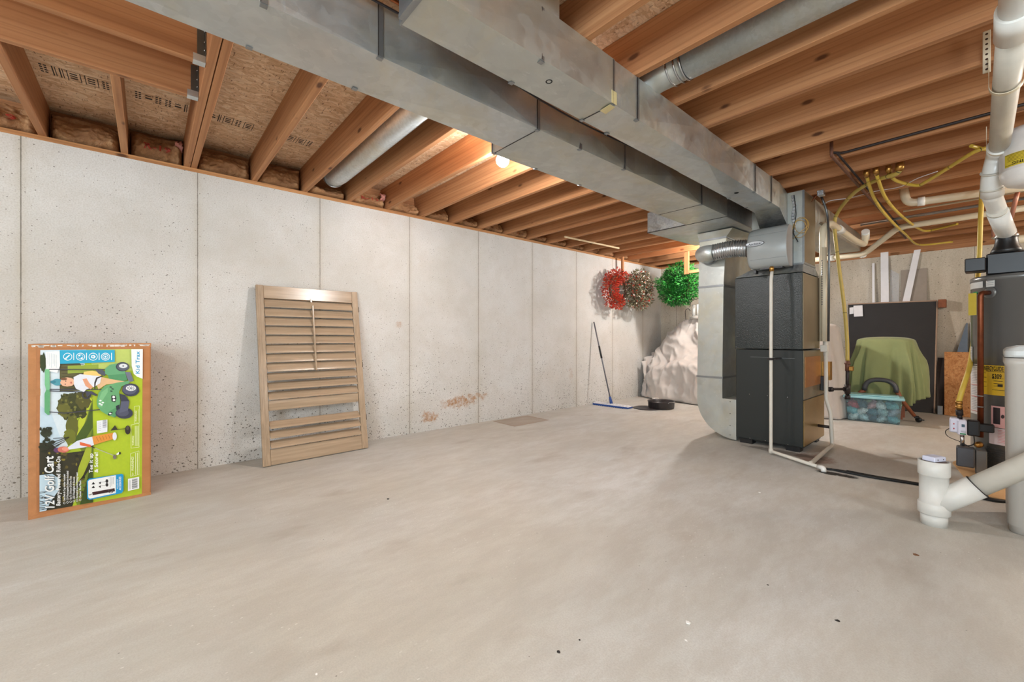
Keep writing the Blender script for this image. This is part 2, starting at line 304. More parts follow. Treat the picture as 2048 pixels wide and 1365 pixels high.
# ------------------------------------------------------------------ mesh builder
class MB:
    def __init__(s): s.v = []; s.f = []; s.mi = []; s.mats = []; s.M = None; s.cur = 0; s.sm = []; s.smooth = False
    def use(s, m):
        if m not in s.mats: s.mats.append(m)
        s.cur = s.mats.index(m); return s
    def add(s, vs, fs):
        o = len(s.v)
        for p in vs:
            p = V(p); s.v.append(s.M @ p if s.M else p)
        for f in fs: s.f.append([i + o for i in f]); s.mi.append(s.cur); s.sm.append(s.smooth)
        return s
    def box(s, x0, x1, y0, y1, z0, z1):
        return s.add([(x0, y0, z0), (x1, y0, z0), (x1, y1, z0), (x0, y1, z0), (x0, y0, z1), (x1, y0, z1), (x1, y1, z1), (x0, y1, z1)],
                     [(0, 3, 2, 1), (4, 5, 6, 7), (0, 1, 5, 4), (1, 2, 6, 5), (2, 3, 7, 6), (3, 0, 4, 7)])
    def cbox(s, x0, x1, y0, y1, z0, z1, b=.004):
        """box with chamfered edges"""
        vs = []; X = (x0, x1); Y = (y0, y1); Z = (z0, z1); idx = {}
        for i in (0, 1):
            for j in (0, 1):
                for k in (0, 1):
                    sx, sy, sz = (b, -b)[i], (b, -b)[j], (b, -b)[k]
                    idx[i, j, k] = len(vs); vs += [(X[i], Y[j] + sy, Z[k] + sz), (X[i] + sx, Y[j], Z[k] + sz), (X[i] + sx, Y[j] + sy, Z[k])]
        g = lambda i, j, k, a: idx[i, j, k] + a
        fs = []
        for i in (0, 1):
            q = [g(i, 0, 0, 0), g(i, 1, 0, 0), g(i, 1, 1, 0), g(i, 0, 1, 0)]; fs.append(q if i else q[::-1])
        for j in (0, 1):
            q = [g(0, j, 0, 1), g(1, j, 0, 1), g(1, j, 1, 1), g(0, j, 1, 1)]; fs.append(q[::-1] if j else q)
        for k in (0, 1):
            q = [g(0, 0, k, 2), g(1, 0, k, 2), g(1, 1, k, 2), g(0, 1, k, 2)]; fs.append(q if k else q[::-1])
        for j in (0, 1):
            for k in (0, 1): fs.append([g(0, j, k, 1), g(1, j, k, 1), g(1, j, k, 2), g(0, j, k, 2)])
        for i in (0, 1):
            for k in (0, 1): fs.append([g(i, 0, k, 0), g(i, 1, k, 0), g(i, 1, k, 2), g(i, 0, k, 2)])
        for i in (0, 1):
            for j in (0, 1): fs.append([g(i, j, 0, 0), g(i, j, 1, 0), g(i, j, 1, 1), g(i, j, 0, 1)])
        for c in idx.values(): fs.append([c, c + 1, c + 2])
        return s.add(vs, fs)
    def prism(s, pts, axis, a, b):
        """extrude a closed 2-D outline along an axis (0 x, 1 y, 2 z)"""
        n = len(pts)
        def p(q, t):
            if axis == 0: return (t, q[0], q[1])
            if axis == 1: return (q[0], t, q[1])
            return (q[0], q[1], t)
        return s.add([p(q, a) for q in pts] + [p(q, b) for q in pts], [list(range(n))[::-1], list(range(n, 2 * n))] + [[i, (i + 1) % n, n + (i + 1) % n, n + i] for i in range(n)])
    def hull2(s, A, B):
        """two corresponding loops joined, capped"""
        n = len(A); return s.add(list(A) + list(B), [list(range(n))[::-1], list(range(n, 2 * n))] + [[i, (i + 1) % n, n + (i + 1) % n, n + i] for i in range(n)])
    def tube(s, pts, r, seg=16, cap=True, radii=None):
        pts = [V(p) for p in pts]; n = len(pts); rs = radii or [r] * n
        T = []
        for i in range(n):
            a = pts[max(i - 1, 0)]; b = pts[min(i + 1, n - 1)]; d = (b - a)
            T.append(d.normalized() if d.length > 1e-9 else V((0, 0, 1)))
        up = V((0, 0, 1)) if abs(T[0].z) < .9 else V((1, 0, 0)); nn = T[0].cross(up).normalized()
        vs = []
        for i in range(n):
            nn = (nn - T[i] * nn.dot(T[i])); nn.normalize(); bb = T[i].cross(nn)
            for k in range(seg):
                a = 2 * PI * k / seg; vs.append(pts[i] + (nn * math.cos(a) + bb * math.sin(a)) * rs[i])
        fs = [[i * seg + k, i * seg + (k + 1) % seg, (i + 1) * seg + (k + 1) % seg, (i + 1) * seg + k] for i in range(n - 1) for k in range(seg)]
        o = s.smooth; s.smooth = True; s.add(vs, fs); s.smooth = False
        if cap: s.add(vs[:seg], [list(range(seg))[::-1]]); s.add(vs[-seg:], [list(range(seg))])
        s.smooth = o; return s
    def lathe(s, prof, c=(0, 0, 0), axis=(0, 0, 1), seg=32, smooth=True, sx=1, sy=1):
        q = V((0, 0, 1)).rotation_difference(V(axis)).to_matrix(); c = V(c); vs = []
        for r, z in prof:
            for k in range(seg):
                a = 2 * PI * k / seg; vs.append(c + q @ V((r * math.cos(a) * sx, r * math.sin(a) * sy, z)))
        n = len(prof); o = s.smooth; s.smooth = smooth
        s.add(vs, [[i * seg + k, i * seg + (k + 1) % seg, (i + 1) * seg + (k + 1) % seg, (i + 1) * seg + k] for i in range(n - 1) for k in range(seg)])
        s.smooth = False
        if prof[0][0] > 1e-5: s.add(vs[:seg], [list(range(seg))[::-1]])
        if prof[-1][0] > 1e-5: s.add(vs[-seg:], [list(range(seg))])
        s.smooth = o; return s
    def grid(s, fn, nu, nv, smooth=True, thick=0):
        vs = [fn(i / nu, j / nv) for j in range(nv + 1) for i in range(nu + 1)]
        o = s.smooth; s.smooth = smooth
        s.add(vs, [[j * (nu + 1) + i, j * (nu + 1) + i + 1, (j + 1) * (nu + 1) + i + 1, (j + 1) * (nu + 1) + i] for j in range(nv) for i in range(nu)]); s.smooth = o; return s
    def build(s, name, mat=None, parent=None, loc=None, bevel=0, solid=0, sub=0):
        me = bpy.data.meshes.new(name); off = V(parent.matrix_world.translation) if parent else V(loc or (0, 0, 0))
        if parent: off = ORG[parent.name]
        me.from_pydata([p - off for p in s.v], [], s.f)
        mats = s.mats if s.mats else [mat]
        for m in mats: me.materials.append(m)
        for p, mi, sm in zip(me.polygons, s.mi, s.sm): p.material_index = mi; p.use_smooth = sm
        bm = bmesh.new(); bm.from_mesh(me); bmesh.ops.remove_doubles(bm, verts=bm.verts, dist=1e-6)
        if not s.mats or True:
            try: bmesh.ops.recalc_face_normals(bm, faces=bm.faces)
            except Exception: pass
        bm.to_mesh(me); bm.free()
        o = bpy.data.objects.new(name, me); COL.objects.link(o)
        if parent: o.parent = parent; ORG[o.name] = off
        else: o.location = off; ORG[o.name] = off
        if bevel:
            b = o.modifiers.new('bevel', 'BEVEL'); b.width = bevel; b.segments = 2; b.limit_method = 'ANGLE'; b.angle_limit = .6
        if solid: q = o.modifiers.new('solid', 'SOLIDIFY'); q.thickness = solid; q.offset = -1
        if sub: q = o.modifiers.new('sub', 'SUBSURF'); q.levels = sub; q.render_levels = sub
        return o
ORG = {}
def tag(o, label, cat, group=None, kind=None):
    o['label'] = label
    if cat: o['category'] = cat
    if group: o['group'] = group
    if kind: o['kind'] = kind
    return o
def thing(name, label, cat, loc=(0, 0, 0), group=None):
    o = bpy.data.objects.new(name, None); COL.objects.link(o); o.location = loc; o.empty_display_size = .1; ORG[o.name] = V(loc)
    return tag(o, label, cat, group)
def struct(o, label=None):
    o['kind'] = 'structure'
    if label: o['label'] = label
    return o
def copy_thing(root, loc, label):
    r = root.copy(); COL.objects.link(r); r.location = loc; r['label'] = label; ORG[r.name] = V(loc)
    for c in list(root.children):
        d = c.copy(); COL.objects.link(d); d.parent = r
        for g in list(c.children):
            e = g.copy(); COL.objects.link(e); e.parent = d
    return r
def fillet(pts, r, n=6):
    pts = [V(p) for p in pts]; out = [pts[0]]
    for i in range(1, len(pts) - 1):
        a, b, c = pts[i - 1], pts[i], pts[i + 1]; u = (a - b); w_ = (c - b); k = min(r, u.length * .49, w_.length * .49)
        p0 = b + u.normalized() * k; p1 = b + w_.normalized() * k
        for j in range(n + 1):
            t = j / n; out.append(p0 * (1 - t) ** 2 + b * 2 * t * (1 - t) + p1 * t * t)
    out.append(pts[-1]); return out
def catmull(pts, n=8):
    pts = [V(p) for p in pts]; P = [pts[0] * 2 - pts[1]] + pts + [pts[-1] * 2 - pts[-2]]; out = []
    for i in range(1, len(P) - 2):
        for j in range(n):
            t = j / n; a, b, c, d = P[i - 1:i + 3]
            out.append(.5 * ((2 * b) + (c - a) * t + (2 * a - 5 * b + 4 * c - d) * t * t + (3 * b - a - 3 * c + d) * t ** 3))
    out.append(pts[-1]); return out
_tc = {}
def text_geo(txt):
    if txt in _tc: return _tc[txt]
    cu = bpy.data.curves.new('t', 'FONT'); cu.body = txt; cu.size = 1; cu.resolution_u = 3; cu.offset = .022; cu.space_character = 1.06
    o = bpy.data.objects.new('t', cu); COL.objects.link(o)
    dg = bpy.context.evaluated_depsgraph_get(); me = o.evaluated_get(dg).to_mesh()
    vs = [tuple(v.co) for v in me.vertices]; fs = [list(p.vertices) for p in me.polygons]
    o.evaluated_get(dg).to_mesh_clear(); bpy.data.objects.remove(o); bpy.data.curves.remove(cu)
    xs = [v[0] for v in vs] or [0]; w_ = max(xs) - min(xs); x0 = min(xs)
    _tc[txt] = ([(v[0] - x0, v[1]) for v in vs], fs, w_); return _tc[txt]
def text_on(mb, txt, fn, width, height):
    """fn maps (x 0..width, y) on the surface to a point; height is the em size"""
    vs, fs, w_ = text_geo(txt)
    mb.add([fn(x / w_ * width, y * height / .72) for x, y in vs], fs)

# ------------------------------------------------------------------ the room
H = 2.336; JB = 2.366; JT = 2.601; WX = -4.117
struct(MB().box(-4.5, 3.4, -3.2, 8.9, -.1, 0).build('floor', M['floor']))
struct(MB().box(-4.5, 3.4, -3.2, 8.9, JT, JT + .05).build('ceiling', M['osb']), 'oriented strand board subfloor above the joists')
struct(MB().box(WX - .22, WX, -3.2, 7.55, 0, H).build('wall_left', M['wall']))
struct(MB().box(WX - .22, -2.6, 7.33, 7.55, 0, H).box(-2.8, -2.6, 7.55, 8.55, 0, H).box(-2.8, 3.4, 8.55, 8.75, 0, 2.29).build('wall_back', M['backwall']))
struct(MB().box(3.2, 3.4, -3.2, 8.75, 0, JT).build('wall_right', M['backwall']))
wf = MB(); wf.box(-4.4, -.1, -3.2, -3.0, 0, JT); wf.box(2.5, 3.4, -3.2, -3.0, 0, JT); wf.box(-.1, 2.5, -3.2, -3.0, 0, .75); wf.box(-.1, 2.5, -3.2, -3.0, 2.15, JT)
struct(wf.build('wall_front', M['backwall']))
wn = MB(); wn.box(-.1, 2.5, -3.12, -3.06, .75, .80).box(-.1, 2.5, -3.12, -3.06, 2.1, 2.15).box(-.1, -.05, -3.12, -3.06, .8, 2.1).box(2.45, 2.5, -3.12, -3.06, .8, 2.1).box(1.18, 1.22, -3.12, -3.06, .8, 2.1)
struct(wn.build('fill_window_1', M['white']))  # unseen window frame, made up to house the fill light
# rims and sill plates
struct(MB().box(-4.26, WX + .001, -3.2, 7.33, H, JB).build('trim_1', M['plate']), 'wooden sill plate on top of the long concrete wall')
struct(MB().box(-4.34, -4.27, -3.2, 7.55, H, JT).build('trim_2', M['firY']), 'rim board behind the insulation')
struct(MB().box(-4.3, -2.62, 7.331, 7.52, H, JB).build('trim_3', M['fir']), 'wooden sill plate on top of the back wall')
struct(MB().box(-4.3, -2.75, 7.53, 7.57, JB, JT).box(-2.75, 3.2, 8.70, 8.74, 2.29, JT).build('trim_4', M['fir']), 'rim board above the back wall')
# printed marks on the subfloor
st = MB(); zz = JT - .0006
def mark(x, y, a, b): st.add([(x, y, zz), (x + a, y, zz), (x + a, y + b, zz), (x, y + b, zz)], [(0, 1, 2, 3)])
rr = random.Random(3)
for (y0, y1) in ((-.47, -.17), (-.06, .20), (.33, .60), (.74, .99), (1.14, 1.25)):
    y = y0
    while y < y1:
        k = rr.random()
        if k < .3:
            for i in range(4): mark(-3.67 + i * .028, y, .016, .012); mark(-3.67 + i * .028, y + .018, .016, .012)
            y += .05
        elif k < .55:
            mark(-3.68, y, .12, .006); mark(-3.68, y + .012, .12, .004); y += .03
        elif k < .75:
            mark(-3.68, y, .12, .004); mark(-3.68, y + .055, .12, .004); mark(-3.68, y, .004, .055); mark(-3.565, y, .004, .055)
            for i in range(3): mark(-3.655 + i * .028, y + .012, .014, .032)
            y += .075
        else:
            mark(-3.64, y, .02, .035); mark(-3.60, y, .012, .03); y += .05
o = st.build('printed_stamp', ink((46, 36, 30), .8), bpy.data.objects['ceiling']); o['label'] = 'black grade stamps printed on the board'
# ------------------------------------------------------------------ joists
ordn = ['first', 'second', 'third', 'fourth', 'fifth', 'sixth', 'seventh', 'eighth', 'ninth', 'tenth', 'eleventh', 'twelfth', 'thirteenth', 'fourteenth', 'fifteenth', 'sixteenth', 'seventeenth', 'eighteenth', 'nineteenth', 'twentieth']
def joist(x0, x1, y0, y1, m, name, label, group):
    o = MB().cbox(x0, x1, y0, y1, JB, JT - .0005, .003).build(name, m, loc=((x0 + x1) / 2, (y0 + y1) / 2, JB)); return tag(o, label, 'joist', group)
NJ = 19
for k in range(NJ):
    y = .669 + .398 * k
    x0 = -4.262 if y < 7.3 else -2.6 if y > 7.5 else -4.262
    if 7.3 < y < 7.6: x0 = -2.70
    if y > 7.5: x0 = -2.6
    joist(x0 + (.14 if y > 7.3 else 0), 3.19, y, y + .038, M['fir'], 'floor_joist',
          'bare fir floor joist, %s beyond the doubled joist with metal hangers' % ordn[k], 'floor joists')
joist(-4.262, 3.19, .215, .253, M['fir'], 'floor_joist', 'nearer board of the doubled joist, holding two metal hangers', 'doubled joist')
joist(-4.262, 3.19, .257, .295, M['fir'], 'floor_joist', 'farther board of the doubled joist at the metal hangers', 'doubled joist')
joist(-2.931, -2.893, -2.95, .213, M['firY'], 'header_joist', 'joist parallel to the long wall, nearer to the wall, ending in a metal hanger', 'hanger-hung joists')
joist(-2.544, -2.506, -2.95, .213, M['firY'], 'header_joist', 'joist parallel to the long wall, nearer to the duct, ending in a metal hanger', 'hanger-hung joists')
for y, lb in ((-.541, 'short wide fir joist at upper left, leftmost between long wall and header'), (-.143, 'short narrow fir joist between long wall and header, just left of hangers')):
    joist(-4.262, -2.933, y, y + .038, M['fir'], 'stub_joist', lb, 'short joists')
for x, lb in ((-2.912, 'galvanized joist hanger on the joist end nearer the wall'), (-2.525, 'galvanized joist hanger on the joist end nearer the duct')):
    t = thing('joist_hanger', lb, 'joist hanger', (x, .2, JB), 'joist hangers')
    MB().box(x - .022, x + .022, .165, .2135, JB - .003, JB - .0005).box(x - .0225, x - .0195, .165, .2135, JB, JB + .03).box(x + .0195, x + .0225, .165, .2135, JB, JB + .03).build('seat_strap', M['galv'], t)
    fl = MB().box(x + .0195, x + .045, .2105, .2140, JB + .03, JB + .19).box(x + .0195, x + .0228, .18, .2135, JB + .03, JB + .17).build('flange', plain('shaded_hanger_steel', (96, 92, 86), .5, .7), t)  # shade on the flange is put into its darker steel colour
    for zq in (.05, .09, .14): MB().lathe([(.0, 0), (.005, .001), (.006, .003), (.003, .005)], (x + .034, .2100, JB + zq), (0, -1, 0), 8).build('nail', M['chrome'], fl)
# X-lap notes: kraft faced insulation batts at the rim, one per joist bay
def batt(y0, y1, h, pink, label, rtxt, seed):
    q = random.Random(seed); t = thing('insulation_batt', label, 'insulation', (-4.2, (y0 + y1) / 2, JB), 'kraft-faced insulation batts along the rim')
    def fn(a, b):
        y = y0 + .006 + (y1 - y0 - .012) * a; e = min(a, 1 - a) * 2; e = min(1, e * 5) ** .5; f = min(1, min(b, 1 - b) * 6 + .0) ** .5
        z = JB + .005 + h * b; bul = .085 * e * (.35 + .65 * math.sin(PI * min(1, b * 1.15 + .1)) ** .6) * (f * .5 + .5)
        bul += .034 * noise.noise(V((y * 9 + seed, z * 14, seed))) + .016 * abs(noise.noise(V((y * 22, z * 30, seed)))) + .008 * noise.noise(V((y * 50, z * 60, seed)))
        return V((-4.235 + bul * 1.5, y, z))
    m = MB(); m.grid(fn, 44, 28); m.build('paper_facing', M['paper'], t, solid=.006)
    if rtxt:
        k = MB()
        def tf(x, y): p = fn(.25 + x, .30 + y); return p + V((.011, 0, 0))
        k.use(ink((176, 66, 52), .6)); text_on(k, 'R-19', tf, .5, .22); k.build('printed_text', None, t)
    if pink:
        k = MB(); k.grid(lambda a, b: V((-4.15 + .05 * math.sin(PI * b), y1 - .055 + .045 * a, JB + h * .55 + .08 * b)) + V((.014 * noise.noise(V((a * 5, b * 5, seed))),) * 3), 6, 6); k.build('fibreglass_tuft', M['pink'], t, solid=.012)
ys = [-.541 - .398, -.541, -.143, .219] + [.669 + .398 * k for k in range(16)]
names = ['at the upper left edge', 'between the two short joists', 'just left of the doubled joist', 'just right of the doubled joist']
for i in range(len(ys) - 1):
    a = ys[i] + .038 + .003; b = ys[i + 1] - .003
    if i == 3: a = .298
    lab = 'crumpled brown kraft insulation batt ' + (names[i] if i < 4 else 'in the %s joist bay beyond the doubled joist' % ordn[i - 3])
    batt(a, b, [.17, .19, .2, .18, .2, .1][min(i, 5)] if i < 6 else R.uniform(.12, .19), i in (2, 6), lab, i in (0, 2, 6), i * 3 + 1)
# ------------------------------------------------------------------ ducts
def duct_panel(mb, x0, x1, y0, y1, z0, z1, puff=.005):
    puff = puff * 2.4
    """a sheet metal section with cross-broken faces"""
    for (a, b, c, d, nrm) in (((x0, y0, z0), (x1, y0, z0), (x1, y1, z0), (x0, y1, z0), (0, 0, -1)), ((x1, y0, z0), (x1, y0, z1), (x1, y1, z1), (x1, y1, z0), (1, 0, 0)),
                              ((x0, y0, z0), (x0, y1, z0), (x0, y1, z1), (x0, y0, z1), (-1, 0, 0)), ((x0, y0, z1), (x0, y1, z1), (x1, y1, z1), (x1, y0, z1), (0, 0, 1))):
        c0 = (V(a) + V(b) + V(c) + V(d)) / 4 + V(nrm) * puff
        mb.add([a, b, c, d, c0], [(0, 1, 4), (1, 2, 4), (2, 3, 4), (3, 0, 4)])
    mb.add([(x0, y0, z0), (x1, y0, z0), (x1, y0, z1), (x0, y0, z1)], [(0, 1, 2, 3)]); mb.add([(x0, y1, z0), (x1, y1, z0), (x1, y1, z1), (x0, y1, z1)], [(3, 2, 1, 0)])
def seam(x0, x1, y, z0, z1, parent, e=.002, wd=.010, bottom=True):
    if bottom: MB().box(x0 - .001, x1 + .001, y - .0022, y + .0022, z0 - e, z0 - .0002).build('seam_joint', M['iron'], parent)
    MB().box(x1 + .0002, x1 + .004, y - wd, y + wd, z0 - .002, z1 - .003).build('seam_cleat', M['seam'], parent)
    MB().box(x1 + .0002, x1 + .0045, y - wd - .0022, y - wd - .0002, z0, z1 - .003).build('seam_gap', M['iron'], parent)
    MB().box(x0 - .004, x0 - .0002, y - wd, y + wd, z0 - .002, z1 - .003).build('seam_cleat', M['seam'], parent)
    for xx in (x0 + .0, x1 - .020): MB().box(xx, xx + .020, y - .011, y + .011, z0 - e - .003, z0 - e).build('corner_clip', M['seam'], parent)
DT = JB - .002
DB = 2.150
d1 = thing('supply_duct', 'wide galvanized sheet metal duct, left one of the two, hung under the joists', 'duct', (-1.8, 1.5, DB))
m = MB(); duct_panel(m, -1.886, -1.597, -2.6, .70, DB, DT, .004); duct_panel(m, -1.886, -1.597, .70, 1.58, DB, DT, .005); m.build('duct_section', M['galv'], d1)
m = MB(); duct_panel(m, -1.989, -1.597, 1.58, 2.50, DB, DT, .006); duct_panel(m, -1.989, -1.597, 2.50, 3.497, DB, DT, .006); duct_panel(m, -1.989, -1.597, 3.497, 4.012, DB, DT, .004); m.build('wide_duct_section', M['galv2'], d1)
for y in (-.9, .295, .70): seam(-1.886, -1.597, y, DB, DT, d1, bottom=False)
for y in (1.58, 1.93, 2.38, 3.497): seam(-1.989, -1.597, y, DB, DT, d1, wd=.009, bottom=y in (1.58, 3.497))
def plug(x, y, z, parent, n=(0, 0, -1)):
    MB().lathe([(.016, 0), (.015, .003), (.010, .003), (.009, -.001), (0, -.001)], (x, y, z), n, 20).build('hole_plug', M['rubber'], parent)
p = PZ(919, 230, DB); plug(p.x, p.y, DB - .004, d1); p = PZ(1384, 433, DB); plug(p.x, p.y, DB - .003, d1)
d2 = thing('return_duct', 'narrow galvanized sheet metal duct, right one of the two, running to the furnace', 'duct', (-1.28, 2.4, DB))
m = MB(); duct_panel(m, -1.385, -1.186, .682, 1.68, DB, DT, .003); m.build('duct_section', M['galv2'], d2)
m = MB(); duct_panel(m, -1.385, -1.190, 1.68, 1.89, DB, DT, .001); duct_panel(m, -1.385, -1.190, 1.89, 2.7, DB, DT, .004); duct_panel(m, -1.388, -1.193, 2.7, 3.5, DB, DT, .004); duct_panel(m, -1.392, -1.196, 3.5, 4.08, DB, DT, .002); m.build('duct_section', M['galv'], d2)
for y in (1.20, 1.68, 1.89, 3.50, 3.86): seam(-1.391, -1.189, y, DB, DT, d2, wd=.006, bottom=y == 1.68)
m = MB(); m.box(-1.388, -1.183, .676, .684, DB - .003, DT + .0); m.box(-1.36, -1.21, .66, .676, DB - .004, DB + .012); m.build('end_cap', M['seam'], d2)
m = MB(); m.box(-1.28, -1.19, 1.02, 1.30, JB + .001, JB + .15); m.build('takeoff_boot', M['galv2'], d2)
m = MB(); m.hull2([V((-1.195, 1.66, DB - .0052)), V((-1.195, 1.70, DB - .0052)), V((-1.26, 1.715, DB - .0052)), V((-1.26, 1.67, DB - .0052))], [V((-1.195, 1.66, DB - .0068)), V((-1.195, 1.70, DB - .0068)), V((-1.26, 1.715, DB - .0068)), V((-1.26, 1.67, DB - .0068))])
m.box(-1.187, -1.1845, 1.66, 1.70, DB, DB + .06); m.build('tape_patch', plain('masking_tape', (206, 190, 140), .5), d2)
p = PZ(1098, 161, DB); plug(p.x, p.y, DB - .003, d2); p = PZ(1473, 385, DB); plug(p.x, p.y, DB - .003, d2)
# sloped elbow down into the plenum
A = [V((-1.392, 4.08, DB)), V((-1.196, 4.08, DB)), V((-1.196, 4.08, DT)), V((-1.392, 4.08, DT))]
B = [V((-1.46, 4.435, 2.055)), V((-1.235, 4.435, 2.062)), V((-1.235, 4.435, DT)), V((-1.46, 4.435, DT))]
MB().hull2(A, B).build('elbow', M['spangle'], d2)
# plenum, transition, furnace
FX0, FX1, FY = -1.672, -1.108, 4.41
fu = thing('furnace', 'tall dark grey gas furnace cabinet standing on the floor under the ducts', 'furnace', ((FX0 + FX1) / 2, 4.75, 0))
MB().cbox(FX0, FX1, FY, 5.12, .05, .922, .004).build('blower_cabinet', M['furnace2'], fu)
MB().cbox(FX0 - .01, FX1 - .004, FY - .004, 4.97, .928, 1.622, .004).build('coil_cabinet', M['furnace'], fu)
for (x, y) in ((FX0 + .03, FY + .02), (FX1 - .14, FY + .02), (FX1 - .14, 4.98), (FX0 + .03, 4.98)): MB().box(x, x + .11, y, y + .1, 0, .05).build('support_block', M['black'], fu)
MB().box(FX0 + .02, FX1 - .02, FY + .05, 5.08, .03, .0495).build('base_pan', M['black'], fu)
sp = MB(); sp.box(FX1 + .0002, FX1 + .004, FY + .012, 5.10, .48, .915).build('upper_side_panel', M['furnside'], fu)
MB().box(FX1 + .0045, FX1 + .009, FY + .05, 4.95, .585, .86).build('access_door', plain('orange_primer', (170, 112, 62), .4, .3), fu)
MB().box(FX1 + .0002, FX1 + .005, FY + .012, 5.10, .06, .47).build('lower_side_panel', M['furngold'], fu)
MB().box(FX1 - .0035, FX1, FY + .01, 4.955, .935, 1.615).build('coil_side_panel', M['furnside'], fu)
m = MB()
for u, v in ((1499, 789), (1535, 792), (1575, 795), (1500, 884), (1576, 896), (1531, 894)):
    p = PY(u, v, FY); MB().lathe([(0, 0), (.004, .001), (.004, .004), (0, .005)], (p.x, FY - .0005, max(.06, p.z)), (0, -1, 0), 8).build('screw', M['chrome'], fu)
MB().box(FX0 + .13, FX0 + .34, FY - .0012, FY - .0003, .848, .8495).build('scratch', M['seam'], fu); MB().box(FX0 + .40, FX0 + .50, FY - .0012, FY - .0003, .845, .8465).build('scratch', M['seam'], fu)
# gas line stub, black plug and rear cabinet details on the right
m = MB(); m.cbox(FX1 + .005, FX1 + .05, 4.95, 5.06, .52, .66); m.build('pressure_switch', M['black'], fu)
m = MB(); m.box(FX1 + .006, FX1 + .07, 5.02, 5.10, .62, .80); m.build('terminal_box', M['brass'], fu)
pl = thing('supply_plenum', 'galvanized sheet metal plenum box rising from the furnace to the joists', 'plenum', (-1.33, 4.65, 1.63))
MB().hull2([V((FX0 - .005, FY, 1.627)), V((FX1 - .004, FY, 1.627)), V((FX1 - .004, 4.96, 1.627)), V((FX0 - .005, 4.96, 1.627))], [V((-1.535, FY + .03, 1.70)), V((-1.112, FY + .03, 1.70)), V((-1.112, 4.81, 1.70)), V((-1.535, 4.81, 1.70))]).build('transition', M['spangle'], pl)
MB().box(-1.535, -1.112, FY + .03, 4.81, 1.702, DT - .0).build('plenum_box', M['galv2'], pl)
m = MB(); m.box(-1.111, -1.108, FY + .04, 4.80, 1.72, DT - .01); m.build('side_panel', M['furnside'], pl)
m = MB(); m.box(-1.540, -1.107, FY + .025, 4.815, 1.698, 1.712); m.box(-1.120, -1.104, FY + .023, FY + .036, 1.712, 2.36); m.build('seam_cleat', M['seam'], pl)
m = MB()
for i in range(12):
    z = 2.0 + .028 * i; m.cbox(-1.20 + .006 * math.sin(i), -1.172 + .006 * math.sin(i), FY + .018, FY + .0295, z, z + .025, .003)
m.build('sealing_tape', M['foil'], pl)
# box take-off at the end of the wide duct, towards the wall
MB().hull2([V((-2.41, 4.014, DB)), V((-1.602, 4.014, DB)), V((-1.602, 5.0, DB)), V((-2.36, 5.0, DB))], [V((-2.41, 4.014, DT)), V((-1.602, 4.014, DT)), V((-1.602, 5.0, DT)), V((-2.36, 5.0, DT))]).build('side_takeoff', M['spangle'], d1)
MB().box(-2.412, -1.60, 4.010, 4.0138, DB - .003, DB + .004).build('seam_cleat', M['iron'], d1)
m = MB(); m.add([(-2.40, 4.03, DB - .001), (-1.61, 4.02, DB - .001), (-1.61, 4.98, DB - .001), (-2.35, 4.98, DB - .001), (-2.0, 4.6, DB - .014)], [(0, 4, 1), (1, 4, 2), (2, 4, 3), (3, 4, 0)]); m.build('bottom_pan', M['galv'], d1)
# return drop
dr = thing('return_drop', 'tall galvanized sheet metal drop beside the furnace, curving into its base', 'duct', (-1.92, 4.7, .0))
DY0, DY1 = 4.43, 5.14
MB().hull2([V((-2.045, DY0, 2.06)), V((-1.775, DY0, 2.06)), V((-1.775, DY1, 2.06)), V((-2.045, DY1, 2.06))], [V((-2.06, DY0 - .03, DB - .016)), V((-1.70, DY0 - .03, DB - .016)), V((-1.66, DY1, DB - .016)), V((-2.06, DY1, DB - .016))]).build('upper_transition', M['galv2'], dr)
MB().hull2([V((-2.055, DY0, 1.57)), V((-1.80, DY0, 1.57)), V((-1.80, DY1, 1.57)), V((-2.055, DY1, 1.57))], [V((-2.045, DY0, 2.06)), V((-1.775, DY0, 2.06)), V((-1.775, DY1, 2.06)), V((-2.045, DY1, 2.06))]).build('upper_section', M['galv2'], dr)
m = MB(); m.M = None
c4 = [(-2.07, .625), (-1.812, .625)]
MB().hull2([V((-2.07, DY0, .625)), V((-1.812, DY0, .625)), V((-1.812, DY1, .625)), V((-2.07, DY1, .625))], [V((-2.055, DY0, 1.57)), V((-1.80, DY0, 1.57)), V((-1.80, DY1, 1.57)), V((-2.055, DY1, 1.57))]).build('lower_section', M['galv2'], dr)
cur = [(-1.677 - .393 * math.cos(a), .385 - .373 * math.sin(a)) for a in [PI / 2 * i / 14 for i in range(15)]]
MB().prism([(-2.07, .625)] + cur + [(-1.677, .415), (-1.812, .415), (-1.812, .625)], 1, DY0, DY1).build('curved_boot', M['galv2'], dr)
for z, e, xa, xb in ((2.06, .006, -2.045, -1.775), (1.57, .007, -2.055, -1.80), (.625, .007, -2.07, -1.812)):
    MB().box(xa - e, xb + e, DY0 - e, DY1 + e, z - .010, z + .010).build('seam_cleat', M['seam'], dr)
for z in (.39, .27, .15, .055): MB().lathe([(0, 0), (.004, .001), (.004, .003), (0, .004)], (-1.735, DY0 - .0005, z), (0, -1, 0), 8).build('screw', M['iron'], dr)

# bypass and humidifier
hm = thing('humidifier', 'grey plastic whole-house humidifier mounted on the plenum above the furnace', 'humidifier', (-1.32, 4.3, 1.68))
HX0, HX1, HZ0, HZ1 = -1.502, -1.168, 1.672, 2.035
def hprof(n=16):
    out = [(4.33, HZ0)]
    for i in range(n + 1):
        t = i / n; z = HZ0 + (HZ1 - HZ0) * t; out.append((4.245 - .085 * math.sin(PI * t) ** .62, z))
    out.append((4.33, HZ1)); return out
pr = hprof(); m = MB(); n = len(pr)
m.use(M['grey'])
